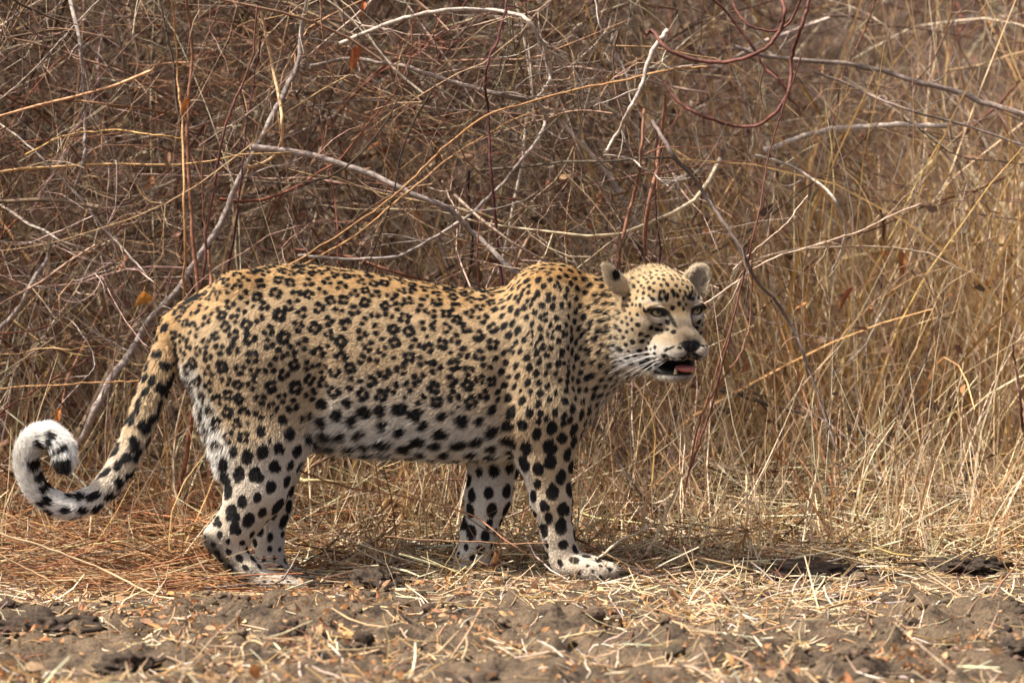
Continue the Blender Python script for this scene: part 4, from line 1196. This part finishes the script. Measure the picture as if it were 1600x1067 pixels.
branch('branch', 'long dark branch slanting down right past the leopard\'s face', 'branch', [(1018, 192), (1048, 240), (1090, 290), (1130, 345), (1164, 398), (1186, 440), (1226, 492), (1256, 560), (1276, 612), (1306, 705)], (9, 5), (0.13, 0.098, 0.085), 0.10, 4)
branch('stem', 'dark red stem crossing down left in front of the slanting branch', 'stem', [(1078, 735), (1110, 642), (1140, 530), (1164, 432), (1176, 370), (1191, 300), (1206, 230), (1224, 176), (1250, 90)], (5, 3), VINE, 0.10, 1)
branch('stem', 'bowed red stem curving beside the muzzle', 'stem', [(1070, 760), (1094, 660), (1124, 603), (1153, 561), (1170, 520), (1175, 440), (1172, 380)], (4, 3), BRN, 0.06, 0)
branch('stem', 'thick brown stem standing behind the near ear', 'stem', [(960, 560), (968, 420), (976, 368), (990, 300), (1001, 240), (1010, 170)], (9, 6), BRN, 0.22, 1)
branch('stem', 'thick red brown stem rising behind the forehead', 'stem', [(1000, 560), (1006, 420), (1020, 300), (1028, 230), (1034, 150)], (11, 7), BRN, 0.24, 1)
branch('stem', 'thin dark stem behind the forehead, left of the slanting branch', 'stem', [(1030, 520), (1030, 400), (1026, 300), (1024, 190)], (5, 3), MAROON, 0.3, 1)
branch('stem', 'slender red stem leaning from below the muzzle up past the far ear', 'stem', [(1060, 800), (1090, 690), (1118, 586), (1134, 526), (1158, 440), (1180, 390)], (4, 3), BRN, 0.2, 1)
branch('seed_stalk', 'pale seeding grass stalk slanting up right from the far ear', 'stalk', [(1098, 476), (1146, 444), (1200, 409), (1282, 378), (1345, 356), (1440, 318)], (4, 2.5), (0.55, 0.40, 0.30), 0.14, 4)
branch('seed_stalk', 'thin pale grass stalk arching from the dark branch to upper right', 'stalk', [(1145, 422), (1185, 385), (1230, 345), (1262, 306)], (3, 2), (0.55, 0.42, 0.32), 0.12, 2)
branch('branch', 'pale curved branch bowing down in the grass right of the head', 'branch', [(1180, 248), (1250, 270), (1302, 312), (1318, 350), (1312, 385), (1298, 420)], (6, 6), WHITEB, 0.45, 1)
branch('branch', 'blurred pale log slanting through the upper right', 'branch', [(1195, 232), (1290, 208), (1400, 194), (1480, 200)], (13, 11), WHITEB, 0.8, 0)
branch('branch', 'dark grey branch sloping down to the right edge', 'branch', [(1150, 78), (1240, 90), (1350, 100), (1440, 128), (1520, 158), (1615, 188)], (9, 13), GRB, 0.6, 4)
branch('branch', 'thin grey branch sloping below and along the dark grey one', 'branch', [(1270, 112), (1340, 140), (1420, 170), (1500, 196), (1615, 232)], (6, 5), GRB, 0.55, 4)
branch('branch', 'blurred pale stick slanting down left of the forked dead twig', 'branch', [(872, 190), (910, 226), (942, 262), (972, 312), (1004, 362)], (13, 11), WHITEB, 0.7, 0)
branch('branch', 'short blurred pale stick beside the slanting dark branch', 'branch', [(1040, 292), (1080, 275), (1112, 262)], (11, 10), WHITEB, 1.2, 0)
branch('branch', 'dark fallen branch lying level in the grass right of the chest', 'branch', [(1120, 610), (1180, 622), (1240, 640), (1300, 662), (1380, 688)], (9, 6), (0.10, 0.078, 0.066), 0.55, 4)
branch('twig', 'dark forked twig standing in the pale grass on the right', 'twig', [(1385, 690), (1400, 640), (1418, 600), (1448, 560), (1460, 510), (1480, 475)], (6, 3), (0.12, 0.09, 0.075), 0.5, 3)
branch('branch', 'pale grey twig slanting up in the middle of the right-hand grass', 'branch', [(1300, 585), (1345, 548), (1372, 505), (1392, 465)], (5, 4), WHITEB, 0.6, 1)
branch('stem', 'dark brown stem standing at the right edge in the tall grass', 'stem', [(1605, 700), (1596, 640), (1588, 580), (1582, 535)], (7, 4), MAROON, 0.4, 0)
branch('cane', 'golden curved reed arching between the upright stems in the upper left', 'cane', [(40, 245), (100, 216), (170, 206), (240, 212), (290, 220)], (4, 3), (0.45, 0.28, 0.11), 0.28, 0)
branch('cane', 'folded tan reed bending under the leaning trunk', 'cane', [(405, 20), (425, 110), (438, 190), (436, 232), (418, 250), (386, 262)], (6, 8), (0.50, 0.34, 0.19), 0.30, 0)
for i, (label, pts, w, c) in enumerate((
        ('tallest red brown upright stem above the rump', [(305, 470), (300, 330), (298, 200), (300, 60), (292, -10)], (9, 6), BRN),
        ('red brown upright stem just left of the tallest one', [(288, 470), (290, 330), (284, 210), (275, 110), (270, -10)], (6, 4), CANE),
        ('thin dark stem leaning right of the tallest upright stem', [(312, 470), (330, 330), (350, 210), (388, 110), (402, 10)], (6, 4), VINE),
        ('thin maroon stem rising towards the leaning trunk', [(352, 440), (368, 330), (380, 230), (398, 120), (410, 60)], (5, 3), MAROON),
        ('short upright stem left of the leaning trunk foot', [(328, 450), (322, 360), (318, 280), (322, 190)], (6, 3), BRN),
        ('rusty upright stem close behind the hind leg', [(262, 800), (285, 720), (300, 640), (306, 560)], (11, 8), (0.24, 0.10, 0.055)),
        ('thin rusty stem between the tail and the hind leg', [(330, 790), (322, 700), (312, 620), (300, 540)], (6, 4), (0.24, 0.10, 0.055)))):
    branch('stem', label, 'stem', pts, w, c, 0.20 + 0.02 * i, 1, 'upright stems above the rump')
# stems lying near the paws
branch('straw_stem', 'long pale straw lying across the rusty straw below the tail', 'straw', [(-10, 830), (94, 860), (187, 901), (272, 942)], (5, 4), (0.62, 0.45, 0.27), -0.22, 0, y2=-0.34, mat=M_STRAW)
branch('straw_stem', 'second pale straw lying lower left under the tail', 'straw', [(-10, 860), (60, 893), (120, 930)], (4, 3), (0.55, 0.36, 0.2), -0.24, 0, y2=-0.3, mat=M_STRAW)
branch('twig', 'grey twig lying in front of the hind paws', 'twig', [(318, 934), (372, 922), (420, 914), (446, 904), (470, 862)], (6, 4), GRB, -0.20, 2, y2=-0.16)
branch('stalk', 'broken brown stalk stub sticking up by the far front paw', 'stalk', [(758, 914), (768, 886), (778, 860)], (13, 13), (0.46, 0.27, 0.14), -0.05, 0, knots=0.03)
branch('reed', 'thin reed slanting across the far foreleg', 'reed', [(470, 732), (560, 764), (660, 782), (740, 808), (800, 852), (850, 880)], (4, 3), (0.28, 0.14, 0.08), -0.02, 0, y2=-0.12)
branch('reed', 'second thin reed crossing low over the far foreleg', 'reed', [(600, 838), (700, 846), (780, 848), (880, 850)], (3, 3), (0.34, 0.2, 0.12), -0.10, 0)
branch('straw_stem', 'pale straw leaning up right from the front paw', 'straw', [(928, 882), (960, 850), (1000, 826), (1034, 806)], (5, 4), PALES, -0.12, 0, y2=0.1, mat=M_STRAW)
branch('twig', 'long thin brown twig lying level on the pale straw at right', 'twig', [(1110, 912), (1200, 884), (1290, 868), (1420, 860), (1610, 848)], (6, 4), (0.21, 0.115, 0.075), -0.06, 2, y2=0.22)
branch('straw_stem', 'thick pale straw standing up in the stubble at right', 'straw', [(1252, 875), (1262, 800), (1276, 730), (1284, 660)], (5, 4), PALES, 0.15, 0, mat=M_STRAW)
branch('straw_stem', 'leaning pale straw in the stubble right of the front paw', 'straw', [(1010, 868), (1040, 800), (1064, 742)], (6, 5), PALES, 0.06, 0, mat=M_STRAW)
branch('straw_stem', 'slim upright straw in the stubble under the slanting branch', 'straw', [(1160, 868), (1168, 800), (1165, 740)], (5, 4), STRAW, 0.1, 0, mat=M_STRAW)

# ---- single dry leaves that stand out
def leaf(label, px, py, ln, ang, col, y, w=0.45):
    c = unproj(px, py, y); sc = np.linalg.norm(c - CAM) * K
    n = 7; t = np.linspace(-0.5, 0.5, n)
    d = np.array((math.cos(ang), 0.15, math.sin(ang))); s_ = np.array((-math.sin(ang) * 0.8, -0.6, math.cos(ang) * 0.8))
    V, F = [], []
    for i, q in enumerate(t):
        wd = math.cos(q * math.pi) ** 0.8 * w * ln * sc / 2 if abs(q) < 0.499 else 0.0008
        p = c + d * q * ln * sc + np.array((0, 0.006 * math.sin(q * 5), -0.012 * q * q * 4))
        for e in (-1, -0.4, 0.0, 0.4, 1): V.append(p + s_ * wd * e + np.array((0, -abs(e) * wd * 0.55, 0)))
    for i in range(n - 1):
        for j in range(4): F.append((i * 5 + j, i * 5 + j + 1, (i + 1) * 5 + j + 1, (i + 1) * 5 + j))
    me = mesh_np('leaf', np.array(V), np.array(F)); set_col(me, np.tile(np.array(col), (len(V), 1)) * (0.8 + 0.4 * vnoise(np.array(V), 90, 5)[:, None])); me.materials.append(M_LEAF)
    tag(link('dry_leaf', me), label, 'leaf', 'dry leaves hanging in the thicket')
leaf('orange dry leaf hanging below the arched branch', 556, 84, 44, 1.25, (0.40, 0.13, 0.05), 0.35)
leaf('orange dry leaf at the top edge above the arched branch', 568, 8, 24, 1.4, (0.40, 0.13, 0.05), 0.4)
leaf('orange dry leaf among the upright stems in the upper left', 290, 160, 30, 1.1, (0.42, 0.15, 0.04), 0.22)
leaf('yellow orange leaf in the tangle above the tail root', 226, 464, 30, 0.3, (0.58, 0.27, 0.06), 0.3, 0.8)
leaf('narrow rusty leaf hanging in the grass right of the face', 1322, 460, 46, 1.0, (0.26, 0.09, 0.045), 0.5, 0.25)
leaf('rusty leaf hanging in the tall grass under the fallen log', 1410, 408, 44, 1.5, (0.34, 0.14, 0.05), 0.7, 0.4)
leaf('small orange leaf standing just above the curled tail tip', 90, 645, 30, 1.45, (0.45, 0.16, 0.04), 0.25, 0.4)
leaf('brown leaf in the upper left between the upright stems', 262, 245, 34, 1.6, (0.22, 0.12, 0.07), 0.22, 0.35)
